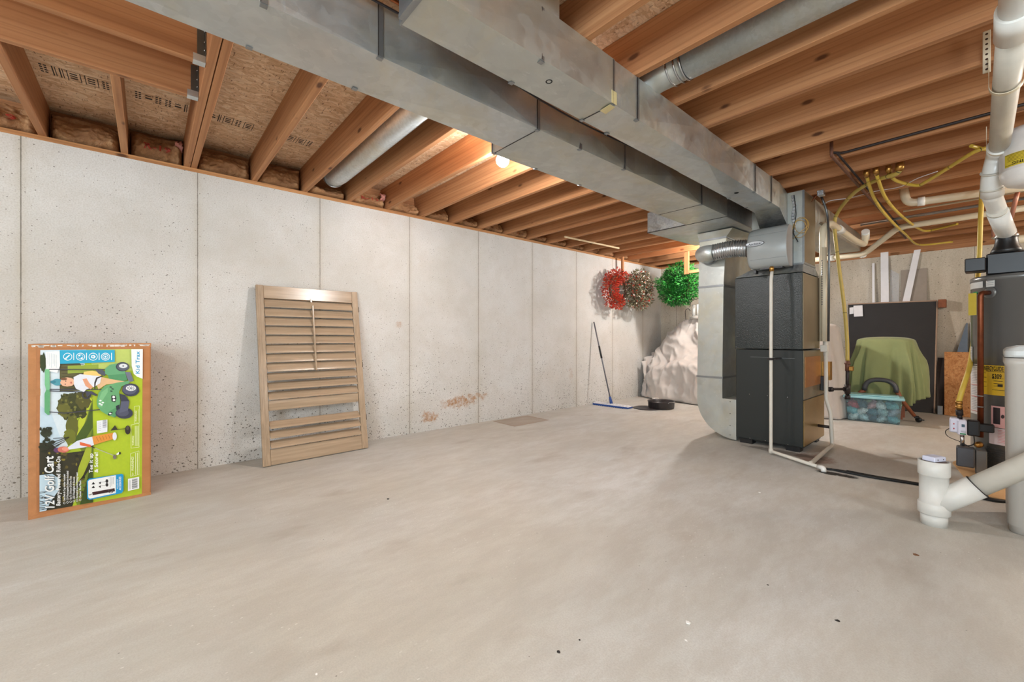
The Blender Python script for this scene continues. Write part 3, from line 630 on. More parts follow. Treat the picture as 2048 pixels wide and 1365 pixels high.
# rounded cover: rings from left to right with softened left end
rings = [(HX0, .72), (HX0 + .012, .88), (HX0 + .03, .96), (HX0 + .06, 1.0), (HX1 - .004, 1.0), (HX1, .985)]
cy, cz = 4.33, (HZ0 + HZ1) / 2; vs = []
for x, s_ in rings:
    for (y, z) in pr: vs.append((x, cy + (y - cy) * s_, cz + (z - cz) * (s_ * .5 + .5)))
fs = [[i * n + j, i * n + (j + 1) % n, (i + 1) * n + (j + 1) % n, (i + 1) * n + j] for i in range(len(rings) - 1) for j in range(n)]
m.smooth = True; m.add(vs, fs); m.smooth = False; m.add(vs[:n], [list(range(n))]); m.use(M['grey2']); m.add(vs[-n:], [list(range(n))[::-1]])
m.build('cover', None, hm)
MB().box(HX0 + .02, HX1 - .02, 4.331, 4.438, HZ0 - .0, HZ1 - .02).build('back_housing', M['black'], hm)
def hy(z): t = (z - HZ0) / (HZ1 - HZ0); return 4.245 - .085 * math.sin(PI * max(0, min(1, t))) ** .62
m = MB()
for zz_ in (1.745, 1.965): m.box(HX0 + .04, HX1 - .01, hy(zz_) - .0012, hy(zz_) + .004, zz_ - .0012, zz_ + .0012)
m.build('groove_line', plain('groove', (118, 120, 118), .5), hm)
def oval(m, cx, cz_, rx, rz, off, seg=36):
    m.add([(cx + rx * math.cos(2 * PI * k / seg), hy(cz_ + rz * math.sin(2 * PI * k / seg)) - off, cz_ + rz * math.sin(2 * PI * k / seg)) for k in range(seg)], [list(range(seg))])
m = MB(); m.use(M['chrome'])
BX, BZ = -1.418, 1.888
m.lathe([(1.0, .0), (.93, .14), (.80, .14), (.78, 0)], (0, 0, 0), (0, 0, 1), 36)
bad = MB(); bad.use(ink((58, 60, 64)))
bad.add([(BX + .080 * math.cos(2 * PI * k / 36), hy(BZ + .026 * math.sin(2 * PI * k / 36)) - .0016, BZ + .026 * math.sin(2 * PI * k / 36)) for k in range(36)], [list(range(36))]); bad.use(plain('satin_silver', (212, 214, 218), .35, .3))
vs = []; seg = 36
for (k_, off) in ((1.0, .001), (.97, .013), (.86, .013), (.82, .009)):
    vs += [(BX + .074 * k_ * math.cos(2 * PI * k / seg), hy(BZ + .022 * k_ * math.sin(2 * PI * k / seg)) - off, BZ + .022 * k_ * math.sin(2 * PI * k / seg)) for k in range(seg)]
bad.smooth = True; bad.add(vs, [[i * seg + k, i * seg + (k + 1) % seg, (i + 1) * seg + (k + 1) % seg, (i + 1) * seg + k] for i in range(3) for k in range(seg)] + [list(range(3 * seg, 4 * seg))])
bad.smooth = False; bad.use(ink((30, 34, 44))); text_on(bad, 'Aprilaire', lambda x, y: V((BX - .050 + x, hy(BZ) - .0105, BZ - .008 + y)), .100, .016)
bad.build('name_badge', None, hm)
m = MB(); m.box(HX0 + .10, HX0 + .28, 4.25, 4.33, HZ0 - .012, HZ0 - .001); m.box(-1.46, -1.44, 4.26, 4.32, HZ0 - .04, HZ0 - .012); m.build('bottom_bracket', M['black'], hm)
MB().lathe([(.018, 0), (.018, .035), (.012, .045)], (-1.292, 4.20, HZ0 - .046), (0, 0, 1), 16).build('drain_fitting', M['brass'], hm)
fx = thing('bypass_duct', 'short crinkled foil flex duct joining the return drop to the humidifier', 'duct', (-1.9, 4.3, 1.88))
pts = fillet([(-1.94, 4.428, 1.885), (-1.94, 4.24, 1.885), (-1.80, 4.235, 1.88)], .14, 8); MB().tube(pts, .079, 28).build('metal_elbow', M['galv'], fx)
MB().tube([(-1.94, 4.42, 1.885), (-1.94, 4.405, 1.885)], .092, 28).build('collar', M['seam'], fx)
fp = [V((-1.81 + .29 * i / 60, 4.235 + .045 * i / 60, 1.88 + .012 * math.sin(i / 60 * PI))) for i in range(61)]
MB().tube(fp, .08, 32, radii=[.079 + .0045 * math.sin(i * 1.5) + .003 * noise.noise(V((i * .3, 0, 0))) for i in range(61)]).build('flex_sleeve', M['flex'], fx)
# ------------------------------------------------------------------ condensate lines on the floor
cn = thing('condensate_drain_pipe', 'thin beige plastic drain pipe dropping from the humidifier along the furnace front to the floor', 'pipe', (-1.29, 4.16, 0))
r_ = .0135
MB().tube(fillet([(-1.290, 4.20, 1.63), (-1.288, 4.17, 1.55), (-1.286, 4.16, .03), (-.876, 3.935, .028)], .03), r_, 14).build('pipe_run', M['pvcold'], cn)
MB().tube(fillet([(-.89, 3.943, .028), (-.852, 3.922, .030), (-.851, 3.921, .003)], .014), .018, 14).build('end_elbow', M['pvc'], cn)
MB().tube([(-1.286, 4.161, .052), (-1.286, 4.161, .012)], .0185, 14).build('elbow', M['pvcold'], cn)
m = MB(); m.box(-1.32, -1.25, 4.165, 4.178, .842, .850); m.box(-1.305, -1.268, 4.143, 4.180, .835, .856); m.box(-1.30, -1.275, 4.178, FY - .0045, .84, .852); m.build('pipe_clamp', M['iron'], cn)
c2 = thing('furnace_drain_pipe', 'beige plastic pipe running down the right edge of the furnace and joining the floor drain', 'pipe', (-1.0, 4.84, 0))
MB().tube(fillet([(-1.047, 4.90, .905), (-1.040, 4.88, .45), (-1.0, 4.85, .33), (-.985, 4.846, .028), (-.955, 4.06, .026), (-.957, 3.99, .028)], .03), .0165, 14).build('pipe_run', M['pvcold'], c2)
MB().tube([(-1.048, 4.905, .86), (-1.05, 4.91, 1.0)], .021, 14).build('coupling', M['pvcold'], c2)
MB().tube([(-1.108 + .008, 4.86, .19), (-1.0, 4.858, .19)], .014, 12).build('side_port', M['iron'], c2)
MB().cbox(-1.085, -1.03, 4.87, 4.93, .90, .965).build('trap_box', M['pvcold'], c2)
# black hoses on the floor
hs = []
for k, (dx, dy) in enumerate(((0, 0), (.012, .022), (-.006, -.02))):
    pts = [PZ(1652 + 6 * k, 938, .01) + V((dx, dy, 0)), PZ(1688, 943, .01) + V((dx, dy, 0)), PZ(1740, 953, .01) + V((dx * 2, dy, 0)), PZ(1790, 961, .01) + V((dx, dy * .7, 0)), PZ(1850, 971, .01) + V((dx, dy * .5, 0)), PZ(1940, 990, .01) + V((dx, dy * .5, 0)), PZ(2012, 1003, .01) + V((dx, dy * .6, 0)), PZ(2040, 1006, .01) + V((.1, .3, 0))]
    if k == 1: pts = pts[1:]
    o = MB().tube(catmull(pts, 8), .0075, 10).build('black_hose', M['rubber'], loc=pts[0])
    tag(o, ['black hose on the floor from the drain pipe end, middle of the bundle', 'black hose on the floor, back one of the bundle', 'black hose on the floor, front one of the bundle'][k], 'hose', 'black hoses on the floor')
# ------------------------------------------------------------------ round ducts in the joist bays
rd = thing('round_duct', 'round galvanized duct in the joist bay above the shutter, left of the wide duct', 'duct', (-3.0, 1.29, 2.49))
MB().tube(fillet([(-1.90, 1.29, 2.487), (-3.86, 1.29, 2.487), (-4.03, 1.29, 2.53)], .1), .082, 32).build('pipe', M['pipegalv'], rd)
MB().tube([(-3.95, 1.29, 2.50), (-3.975, 1.29, 2.508)], .088, 32).build('elbow_bead', M['seam'], rd)
rd = thing('round_duct', 'round galvanized duct in a joist bay at upper right, running out of the narrow duct', 'duct', (-.5, 2.08, 2.45))
MB().tube([(-1.02, 2.08, 2.452), (3.1, 2.08, 2.452)], .092, 36).build('pipe', M['pipegalv'], rd)
MB().tube(fillet([(-1.30, 2.06, 2.375), (-1.22, 2.065, 2.44), (-1.01, 2.08, 2.452)], .08), .085, 32).build('boot', M['galv2'], rd)
m = MB()
for x, rr_, yy in ((-1.03, .097, 0), (-1.06, .096, 0), (-1.10, .094, -.003)): MB().tube([(x, 2.08 + yy, 2.452 + yy), (x + .008, 2.08 + yy, 2.452 + yy)], rr_, 36).build('clamp_ring', M['chrome'], rd)
# lineset between the ducts
o = MB().tube(catmull([(-1.47, -1.2, 2.33), (-1.50, .3, 2.33), (-1.51, .9, 2.32), (-1.505, 1.5, 2.27), (-1.50, 1.9, 2.25), (-1.49, 2.5, 2.25), (-1.49, 3.9, 2.31), (-1.5, 4.4, 2.33)]), .0075, 10).build('copper_line', M['copper'], loc=(-1.5, .9, 2.33)); tag(o, 'thin bare copper refrigerant line sagging between the two ducts', 'pipe')
o = MB().tube(catmull([(-1.46, -1.2, 2.335), (-1.465, .4, 2.33), (-1.465, 1.2, 2.30), (-1.46, 1.7, 2.255), (-1.455, 2.3, 2.25), (-1.46, 3.9, 2.31), (-1.45, 4.4, 2.33)]), .018, 14).build('insulated_line', M['rubber'], loc=(-1.46, .9, 2.33)); tag(o, 'black foam insulated refrigerant line sagging between the two ducts', 'pipe')
o = MB().tube(catmull([(-1.56, -1.2, 2.33), (-1.565, .4, 2.335), (-1.55, 1.0, 2.315), (-1.54, 1.8, 2.26), (-1.54, 3.0, 2.3), (-1.54, 4.3, 2.34)]), .005, 8).build('control_wire', ink((40, 34, 36)), loc=(-1.56, .9, 2.33)); tag(o, 'thin dark cable beside the copper line between the ducts', 'cable')
# ------------------------------------------------------------------ light bulbs
for i, (x, y, z, wt, c, lb) in enumerate(BULBS):
    t = thing('ceiling_light', lb, 'light', (x, y, JB), 'bare bulb lights')
    yj = .669 + .398 * round((y - .669) / .398) + .019
    MB().lathe([(.0, 0), (.055, 0), (.058, -.012), (.045, -.026), (.028, -.034), (0, -.034)], (x, y, JB - .001), (0, 0, 1), 28).build('lamp_holder', M['white'], t)
    MB().lathe([(.014, JB - .032 - z), (.016, .048), (.030, .034), (.043, .012), (.046, -.004), (.040, -.026), (.024, -.042), (0, -.048)], (x, y, z), (0, 0, 1), 28).build('bulb', M['glassbulb'], t)
    ld = bpy.data.lights.new('bulb_light', 'POINT'); ld.energy = wt; ld.color = c; ld.shadow_soft_size = .055 if i < 2 else .16
    lo = bpy.data.objects.new('bulb_light', ld); COL.objects.link(lo); lo.parent = t; lo.location = (0, 0, z - JB - (0 if i < 2 else .08))
# ------------------------------------------------------------------ louvred shutter
sh = thing('shutter', 'brown wooden louvred window shutter leaning against the concrete wall', 'shutter', (-3.80, 1.125, 0))
al = math.atan2(.255, 1.478); n_ = V((math.cos(al), 0, math.sin(al))); up = V((-math.sin(al), 0, math.cos(al)))
SM = Matrix(((n_.x, 0, up.x, -3.797 ), (0, 1, 0, .693), (n_.z, 0, up.z, .0), (0, 0, 0, 1)))   # local x = out of the panel, y = along, z = up
# small turn so the right foot stands a little closer to the wall
SM = Matrix.Translation((-3.797, .693, 0)) @ Matrix.Rotation(math.radians(2.0), 4, 'Z') @ Matrix.Translation((3.797, -.693, 0)) @ SM
SW, SH_, T_ = .865, 1.497, .03
lo_z = T_ * math.sin(al)
SM = Matrix.Translation((0, 0, .001 + lo_z * 1.0)) @ SM
def sm(): m = MB(); m.M = SM; return m
for y0, lb in ((0, 'l'), (SW - .056, 'r')):
    m = sm(); m.cbox(-T_, 0, y0, y0 + .056, 0, SH_, .003)
    if y0 == 0: m.box(0, .002, y0 + .012, y0 + .015, 0, SH_); m.box(0, .002, y0 + .028, y0 + .030, 0, SH_)
    m.build('stile', M['shutv'], sh)
sm().cbox(-T_ + .002, -.003, .057, SW - .057, SH_ - .112, SH_ - .002, .002).build('top_rail', M['shut'], sh)
sm().cbox(-T_ + .002, -.003, .057, SW - .057, .002, .128, .002).build('bottom_rail', M['shut'], sh)
z0, z1 = .128 + .036, SH_ - .112 - .040; NL = 16
for k in range(NL):
    if k == 3: continue                      # one louvre has slipped; the gap shows the wall
    zc = z0 + (z1 - z0) * k / (NL - 1)
    ang = math.radians(24 if k >= 8 else 36)
    if k == 4: ang = math.radians(-6)
    if k < 3: ang = math.radians(42)
    m = sm(); ca, sa = math.cos(ang), math.sin(ang); pts = []
    hw = .0415
    for i in range(16):
        a = 2 * PI * i / 16; q = hw * math.cos(a); tt = .0048 * math.sin(a)
        pts.append((-.015 + (-q * sa) + tt * ca, zc + q * ca + tt * sa))
    m.prism(pts, 1, .060, SW - .060)
    m.build('louver', M['shut'], sh)
zt = lambda k: z0 + (z1 - z0) * k / (NL - 1)
m = sm(); m.cbox(.012, .024, SW / 2 - .006 + .005, SW / 2 + .007 + .005, zt(8) - .045, zt(15) - .01, .002); m.build('tilt_rod', M['shutv'], sh)
m = sm(); m.cbox(-.004, .002, SW / 2 - .008, SW / 2 + .008, SH_ - .13, SH_ - .095, .002); m.build('rod_mortise', M['shutv'], sh)
m = sm(); m.box(-T_ + .004, -T_ + .02, SW, SW + .004, .26, .33); m.box(-T_ + .004, -T_ + .02, SW, SW + .004, .76, .82); m.box(-T_ + .004, -T_ + .02, SW, SW + .004, 1.30, 1.36)
for zq in (.26, .76, 1.30):
    m.box(-T_ + .0, -T_ + .012, SW, SW + .012, zq, zq + .05)
m.build('hinge', M['iron'], sh)
# ------------------------------------------------------------------ boxed ride-on toy, standing against the wall
FT = V((-.1023, .9948, 0)); FN = V((.9948, .1023, 0)); FO = V((-3.583, -.507, 0))
bx = thing('cardboard_box', 'tall cardboard box printed with a green toy golf cart, standing against the wall', 'box', (-3.8, -.25, 0))
BW, BH, BD = .528, .995, .42
BM = Matrix(((FT.x, -FN.x, 0, FO.x), (FT.y, -FN.y, 0, FO.y), (0, 0, 1, .001), (0, 0, 0, 1)))   # x along, y into the box, z up
m = MB(); m.M = BM; m.cbox(0, BW, 0, BD, 0, BH, .006); m.build('carton', M['card'], bx)
m = MB(); m.M = BM
m.box(-.001, BW + .001, -.0012, .06, BH - .022, BH + .0012); m.box(-.0012, .03, -.0008, -.0002, 0, BH); m.box(.0, BW, -.0012, .05, -.0008, .018)
for (a, b, c, d) in ((.0, .045, .70, .74), (.002, .05, .42, .426), (.0, .05, .36, .365)): m.box(a, b, -.0013, -.0003, c, d)
m.build('packing_tape', M['tape'], bx)
m = MB(); m.M = BM
rr = random.Random(5)
for k in range(46):
    x = rr.uniform(.01, BW - .02); m.box(x, x + rr.uniform(.003, .02), -.0022, -.0013, BH - .02 + rr.uniform(0, .012), BH - .006)
m.build('tape_glint', plain('painted_tape_glint', (235, 228, 220), .12, .1), bx)  # pale flecks paint glints onto the clear tape
art = MB()
def fp_(ax, ay, off=.0006):
    d = V(_ray(ax / 3.25, 640 + ay / 3.25)); c = V((0, 0, CAMH)); k = (FO - c).dot(FN) / d.dot(FN)
    return c + d * k + FN * off
LAY = [.0008]
def poly(c, pts):
    LAY[0] += .00004; art.use(ink(c)); art.add([fp_(x, y, LAY[0]) for x, y in pts], [list(range(len(pts)))])
def ell(c, cx, cy, rx, ry, seg=22, wob=0, seed=0):
    poly(c, [(cx + rx * (1 + wob * noise.noise(V((math.cos(2 * PI * k / seg) * 2.2, math.sin(2 * PI * k / seg) * 2.2, seed)))) * math.cos(2 * PI * k / seg), cy + ry * (1 + wob * noise.noise(V((math.cos(2 * PI * k / seg) * 2.2 + 5, math.sin(2 * PI * k / seg) * 2.2, seed)))) * math.sin(2 * PI * k / seg)) for k in range(seg)])
def ring(c, cx, cy, rx, ry, wd, seg=26):
    LAY[0] += .00004; art.use(ink(c)); vs = []
    for q in (0, wd): vs += [fp_(cx + (rx - q) * math.cos(2 * PI * k / seg), cy + (ry - q) * math.sin(2 * PI * k / seg), LAY[0]) for k in range(seg)]
    art.add(vs, [[k, (k + 1) % seg, seg + (k + 1) % seg, seg + k] for k in range(seg)])
def ln(c, x0, y0, x1, y1, wd):
    d = V((x1 - x0, y1 - y0)); n = V((-d.y, d.x)).normalized() * wd / 2; poly(c, [(x0 + n.x, y0 + n.y), (x1 + n.x, y1 + n.y), (x1 - n.x, y1 - n.y), (x0 - n.x, y0 - n.y)])
def outline(c, pts, wd):
    for i in range(len(pts)): a, b = pts[i], pts[(i + 1) % len(pts)]; ln(c, *a, *b, wd)
def txt(c, s, x0, y0, length, h, slope=0):
    """text reading upwards, as on the box lying on its side"""
    LAY[0] += .00004; art.use(ink(c)); off = LAY[0]
    text_on(art, s, lambda x, y: fp_(x0 - y - x * slope, y0 - x, off), length, h)
W_, K_ = (240, 242, 242), (34, 34, 36)
poly((176, 198, 44), [(262, 197), (927, 190), (922, 1133), (256, 1248)])
poly((190, 206, 110), [(560, 194), (860, 191), (880, 330), (700, 330), (600, 300)])
poly((214, 228, 236), [(262, 197), (560, 194), (520, 560), (440, 640), (470, 760), (420, 860), (258, 860)])
poly((196, 218, 232), [(262, 560), (330, 600), (390, 760), (380, 860), (259, 860)])
poly((96, 92, 58), [(388, 283), (520, 283), (548, 330), (545, 460), (388, 470)])
for k in range(9): ln((70, 62, 40), 392 + k * 3, 292 + k * 19, 545, 290 + k * 20, 3)
poly((150, 170, 66), [(440, 300), (640, 290), (640, 340), (440, 350)])
poly((120, 138, 44), [(560, 470), (604, 520), (604, 1185), (500, 1205), (470, 1120), (560, 900), (470, 760), (520, 620)])
poly((186, 200, 54), [(470, 740), (585, 500), (600, 520), (540, 700), (500, 800)])
poly((70, 92, 34), [(600, 540), (604, 700), (520, 830), (470, 800), (560, 660)])
for i, (cx, cy, rx, ry) in enumerate(((440, 560, 70, 80), (500, 560, 66, 92), (540, 520, 50, 60), (420, 590, 48, 45), (470, 690, 40, 80), (455, 760, 40, 50))): ell(((78, 80, 36), (62, 66, 32), (88, 86, 40), (104, 104, 44), (98, 100, 40), (112, 118, 40))[i], cx, cy, rx, ry, 30, .45, i)
for k in range(30): ell(((120, 120, 56), (54, 58, 28))[k % 2], R.uniform(390, 560), R.uniform(490, 640), R.uniform(4, 11), R.uniform(4, 11), 9, .6, k)
ell((52, 66, 34), 280, 280, 22, 58, 22, .5, 3)
# lower forest
poly((52, 50, 34), [(257, 800), (330, 800), (400, 870), (560, 850), (590, 960), (520, 1060), (470, 1212), (256, 1248)])
for k in range(70):
    ell(((96, 84, 40), (38, 38, 26), (134, 122, 50), (70, 66, 34))[k % 4], R.uniform(275, 560), R.uniform(850, 1180), R.uniform(5, 16), R.uniform(5, 14), 9, .6, k)
poly((92, 116, 36), [(604, 700), (604, 1186), (545, 1196), (560, 1100), (590, 940), (560, 870)])
poly((166, 180, 52), [(560, 830), (600, 780), (590, 900), (540, 1010), (490, 1080), (510, 960)])
poly((60, 78, 30), [(600, 900), (604, 1186), (520, 1200), (560, 1060)])
poly((196, 220, 234), [(257, 1010), (340, 1000), (395, 1040), (380, 1110), (330, 1180), (300, 1240), (257, 1247)])
for k in range(14):
    y = 1120 + k * 9; ln((36, 34, 30), 257, y, 300 + 8 * (k % 5), y + R.uniform(-26, 26), 3)
ell((48, 58, 40), 300, 735, 36, 28, 20, .5, 8)
for k in range(26): ell((40, 46, 30), R.uniform(262, 360), R.uniform(700, 860), R.uniform(5, 16), R.uniform(5, 15), 9, .6, k + 40)
for (a, b, c, d) in ((330, 800, 450, 760), (330, 820, 440, 770), (345, 770, 450, 765), (300, 850, 420, 790), (330, 850, 400, 800)): ln((40, 34, 28), a, b, c, d, 4)
# blue banner with icons
poly((42, 168, 206), [(388, 197), (745, 196), (745, 274), (388, 287)])
for i, cx in enumerate((440, 523, 605, 685)):
    ring(W_, cx, 240, 29, 25, 4)
    if i == 0: ln(W_, 426, 252, 452, 230, 8); ln(W_, 420, 250, 436, 258, 3)
    elif i == 1: ell(W_, 516, 232, 7, 6); ell(W_, 531, 250, 7, 6); ring(W_, 523, 240, 17, 15, 2)
    elif i == 2: poly(W_, [(592, 232), (612, 228), (622, 240), (612, 252), (592, 249)]); ell((42, 168, 206), 604, 240, 5, 5)
    else: ring(W_, 685, 240, 19, 16, 4); ell(W_, 685, 240, 7, 6)
    ln(W_, cx + 39, 215, cx + 39, 262, 5)
poly(W_, [(296, 208), (388, 204), (390, 300), (372, 345), (300, 330)]); 
for k in range(6): ln((170, 188, 200), 312 + k * 11, 212 + 3 * k, 312 + k * 11, 288 + (k % 3) * 12, 2)
poly(W_, [(852, 192), (927, 191), (926, 383), (890, 370), (868, 350), (855, 300)])
txt((20, 156, 204), 'Kid Trax', 906, 350, 146, 26)
# toy golf cart
poly((120, 190, 140), [(292, 322), (322, 320), (324, 455), (300, 458), (291, 420)]); poly((96, 168, 116), [(300, 455), (326, 455), (324, 612), (312, 620), (290, 600), (290, 480)])
for (a, b, c, d) in ((320, 322, 695, 322), (322, 452, 700, 452), (322, 462, 560, 470), (320, 598, 420, 606), (420, 606, 660, 582)): ln((66, 66, 78), a, b, c, d, 6)
poly((240, 206, 122), [(545, 338), (600, 330), (642, 340), (660, 365), (640, 368), (540, 366)])
poly((84, 88, 100), [(620, 325), (660, 320), (690, 345), (680, 366), (640, 350)])
poly((104, 168, 122), [(682, 320), (712, 292), (770, 282), (800, 292), (815, 350), (826, 392), (720, 395), (700, 360), (682, 350)])
poly((84, 150, 104), [(700, 360), (815, 350), (826, 392), (790, 402), (710, 394)])
ell((60, 64, 78), 795, 305, 43, 30); ell((92, 98, 112), 798, 305, 38, 25); ell((226, 230, 232), 800, 300, 27, 14); ell((120, 126, 138), 800, 300, 6, 5)
poly((112, 118, 136), [(812, 338), (846, 340), (868, 398), (838, 404), (826, 380)])
poly((226, 186, 140), [(622, 410), (660, 372), (720, 385), (820, 402), (760, 412), (690, 420), (640, 452)])
poly((104, 168, 116), [(628, 530), (640, 476), (680, 428), (760, 408), (838, 396), (842, 410), (790, 432), (772, 470), (780, 520), (776, 600), (745, 634), (700, 620), (655, 592), (632, 560)])
poly((126, 188, 134), [(640, 520), (660, 470), (700, 440), (700, 470), (668, 520), (664, 570), (640, 560)])
poly((84, 150, 100), [(700, 600), (770, 560), (776, 600), (745, 634)])
for (a, b) in ((652, 525), (660, 552), (668, 538), (648, 545)): ell(W_, a, b, 8, 5)
poly((40, 44, 52), [(722, 492), (748, 490), (756, 510), (748, 535), (724, 530)]); ell(W_, 738, 502, 9, 8); ell(W_, 740, 521, 8, 7)
poly((40, 44, 52), [(700, 612), (718, 598), (732, 600), (722, 618), (704, 622)]); ell(W_, 716, 609, 8, 5)
for (a, b) in ((712, 436), (716, 462), (724, 448)): ln((40, 44, 52), a, b, a + 14, b + 2, 6)
poly((40, 46, 60), [(752, 560), (776, 550), (776, 580), (756, 586)])
ell((58, 62, 80), 848, 455, 56, 42, 26, .08, 2); ell((86, 90, 112), 842, 452, 46, 33); ell((232, 234, 236), 850, 444, 33, 18); ell((130, 134, 146), 850, 444, 8, 6)
for k in range(9): a = 2 * PI * k / 9; ln((60, 64, 80), 850 + 12 * math.cos(a), 444 + 8 * math.sin(a), 850 + 27 * math.cos(a), 444 + 14 * math.sin(a), 3)
ell((58, 62, 80), 806, 606, 56, 36, 26, .08, 4); ell((80, 84, 104), 796, 602, 40, 25)
poly((92, 96, 118), [(786, 530), (840, 528), (830, 588), (774, 606)]); poly((60, 62, 78), [(776, 480), (812, 490), (840, 528), (786, 530)])
# child at the wheel
ell((78, 152, 168), 372, 405, 34, 22); ell((58, 128, 146), 346, 404, 18, 11); ell((232, 180, 148), 438, 404, 46, 30, 24, .1, 1); ell((120, 80, 56), 415, 384, 22, 8)
poly((226, 230, 240), [(478, 372), (520, 352), (600, 362), (660, 366), (650, 412), (610, 436), (560, 452), (545, 470), (494, 448), (480, 420)])
poly((226, 160, 124), [(536, 386), (562, 380), (580, 410), (604, 436), (590, 452), (556, 430)])
poly((60, 54, 58), [(612, 408), (624, 376), (662, 362), (666, 368), (634, 382), (622, 412), (618, 450), (612, 450)])
ell((50, 40, 40), 428, 398, 3, 4); ell((50, 40, 40), 424, 418, 3, 4); ell((196, 84, 84), 462, 408, 4, 7)
ring((58, 58, 72), 562, 488, 30, 26, 8); poly((70, 72, 88), [(556, 470), (592, 462), (630, 485), (624, 496), (588, 482), (566, 505)])
# golfer
ell((96, 60, 104), 372, 846, 24, 16, 18, .3, 2); ell((210, 116, 100), 412, 842, 38, 20, 20, .1, 3); ell((232, 150, 128), 424, 838, 22, 13)
poly((222, 228, 242), [(440, 828), (500, 786), (560, 768), (602, 757), (612, 812), (560, 826), (480, 838), (448, 842)])
poly((222, 104, 62), [(518, 792), (590, 812), (592, 828), (520, 814)])
poly((226, 148, 62), [(598, 757), (680, 742), (742, 732), (746, 772), (680, 790), (610, 812)])
for k in range(6): ln((176, 104, 44), 625 + k * 20, 760 - 3 * k, 640 + k * 18, 790 - 5 * k, 3)
ell((228, 232, 242), 744, 756, 14, 26); ln((60, 54, 52), 590, 820, 616, 832, 6); ln((176, 176, 172), 616, 832, 738, 880, 4); ell((120, 112, 108), 744, 890, 11, 15)
poly((238, 240, 244), [(752, 872), (772, 858), (778, 866), (764, 878)]); ell(K_, 778, 866, 6, 9)
# flag and cup
poly((58, 54, 44), [(718, 719), (746, 684), (766, 714)]); ln((58, 54, 44), 762, 712, 816, 706, 4); ell((52, 46, 40), 829, 715, 18, 29); ell((84, 76, 64), 828, 703, 9, 13)
# stickers
poly((232, 236, 242), [(628, 656), (697, 647), (697, 727), (630, 738)])
for k in range(7): ln((60, 62, 76), 666, 655 + k * 7, 692, 652 + k * 7, 3)
for k in range(5): ln((176, 184, 196), 634, 672 + k * 12, 656, 668 + k * 12, 2)
# accessories panel
poly((28, 150, 208), [(564, 1045), (578, 1031), (790, 999), (801, 1006), (801, 1108), (790, 1124), (582, 1168), (566, 1160)])
poly(W_, [(571, 1048), (582, 1038), (752, 1008), (752, 1124), (584, 1160), (573, 1152)])
txt(W_, 'INCLUDES GOLF', 766, 1096, 62, 8, 0); txt(W_, 'ACCESSORIES', 786, 1106, 88, 15, 0)
ln((66, 34, 38), 600, 1128, 745, 1102, 20); ln((40, 24, 28), 640, 1122, 742, 1104, 6); ring((84, 74, 72), 718, 1112, 18, 12, 4); ln((120, 116, 112), 580, 1140, 604, 1126, 3); ln((120, 116, 112), 576, 1134, 604, 1128, 3)
for (a, b) in ((604, 1060), (604, 1084)): poly(K_, [(a - 10, b + 8), (a + 2, b - 8), (a + 12, b + 2), (a + 8, b + 8)])
for (a, b) in ((650, 1058), (650, 1082)): poly(K_, [(a - 10, b), (a + 4, b - 9), (a + 4, b + 9)]); ln((90, 90, 90), a + 4, b - 4, a + 38, b - 10, 2); ell(K_, a + 44, b - 12, 9, 12)
for k in range(3): ln((150, 154, 160), 716 + k * 9, 1020, 716 + k * 9, 1086 - k * 10, 2)
# bar code, warning frames
poly((236, 238, 240), [(830, 1032), (903, 1018), (903, 1094), (830, 1111)])
for k in range(14): ln(K_, 856, 1034 + k * 4.6, 892, 1028 + k * 4.6, (1.4, 2.4, 3.2)[k % 3])
for k in range(2): ln((150, 150, 156), 838 + k * 6, 1100, 838 + k * 6, 1040, 2)
PL = (232, 238, 190)
outline(PL, [(846, 868), (902, 850), (902, 1004), (846, 1016)], 2); txt(PL, 'WARNING!', 868, 980, 92, 17); outline(PL, [(856, 1010), (866, 1006), (861, 990)], 2)
for k in range(2): ln(PL, 880 + k * 12, 1004, 880 + k * 12, 862, 4)
outline(PL, [(850, 682), (902, 672), (902, 826), (850, 832)], 2); txt(PL, 'WARNING', 868, 815, 62, 12)
for k in range(5): ln(PL, 876 + k * 5.5, 818, 876 + k * 5.5, 688, 2)
outline(PL, [(871, 562), (904, 558), (904, 668), (871, 672)], 2); txt(PL, 'WARNING!', 887, 660, 70, 12); ln(PL, 897, 660, 897, 580, 2)
# headings
txt((74, 84, 92), '12V Golf Cart', 357, 1214, 334, 60, .02)
txt(W_, '12V Golf Cart', 353, 1218, 334, 60, .02)
txt(W_, 'Battery-Powered Ride-On', 392, 1204, 318, 27, .0)
for i, (s, L) in enumerate((('Seat Belt & Cup Holder Included', 172), ('12V Rechargeable Battery Included', 188), ('Up To 3 Hours Of Drive Time', 150), ('LED Headlights & Sounds', 142), ('Forward & Reverse Driving Gears', 168), ('Canted Roof Rack', 112))):
    x = 424 + i * 20.5; ring(W_, x - 6, 1187 - i * 4, 7, 7, 2); txt(W_, s, x, 1172 - i * 4, L, 13)
txt(W_, 'Tee it up', 602, 992, 126, 24); txt(W_, '& Score!', 636, 990, 130, 24)
art.build('printed_label', None, bx)
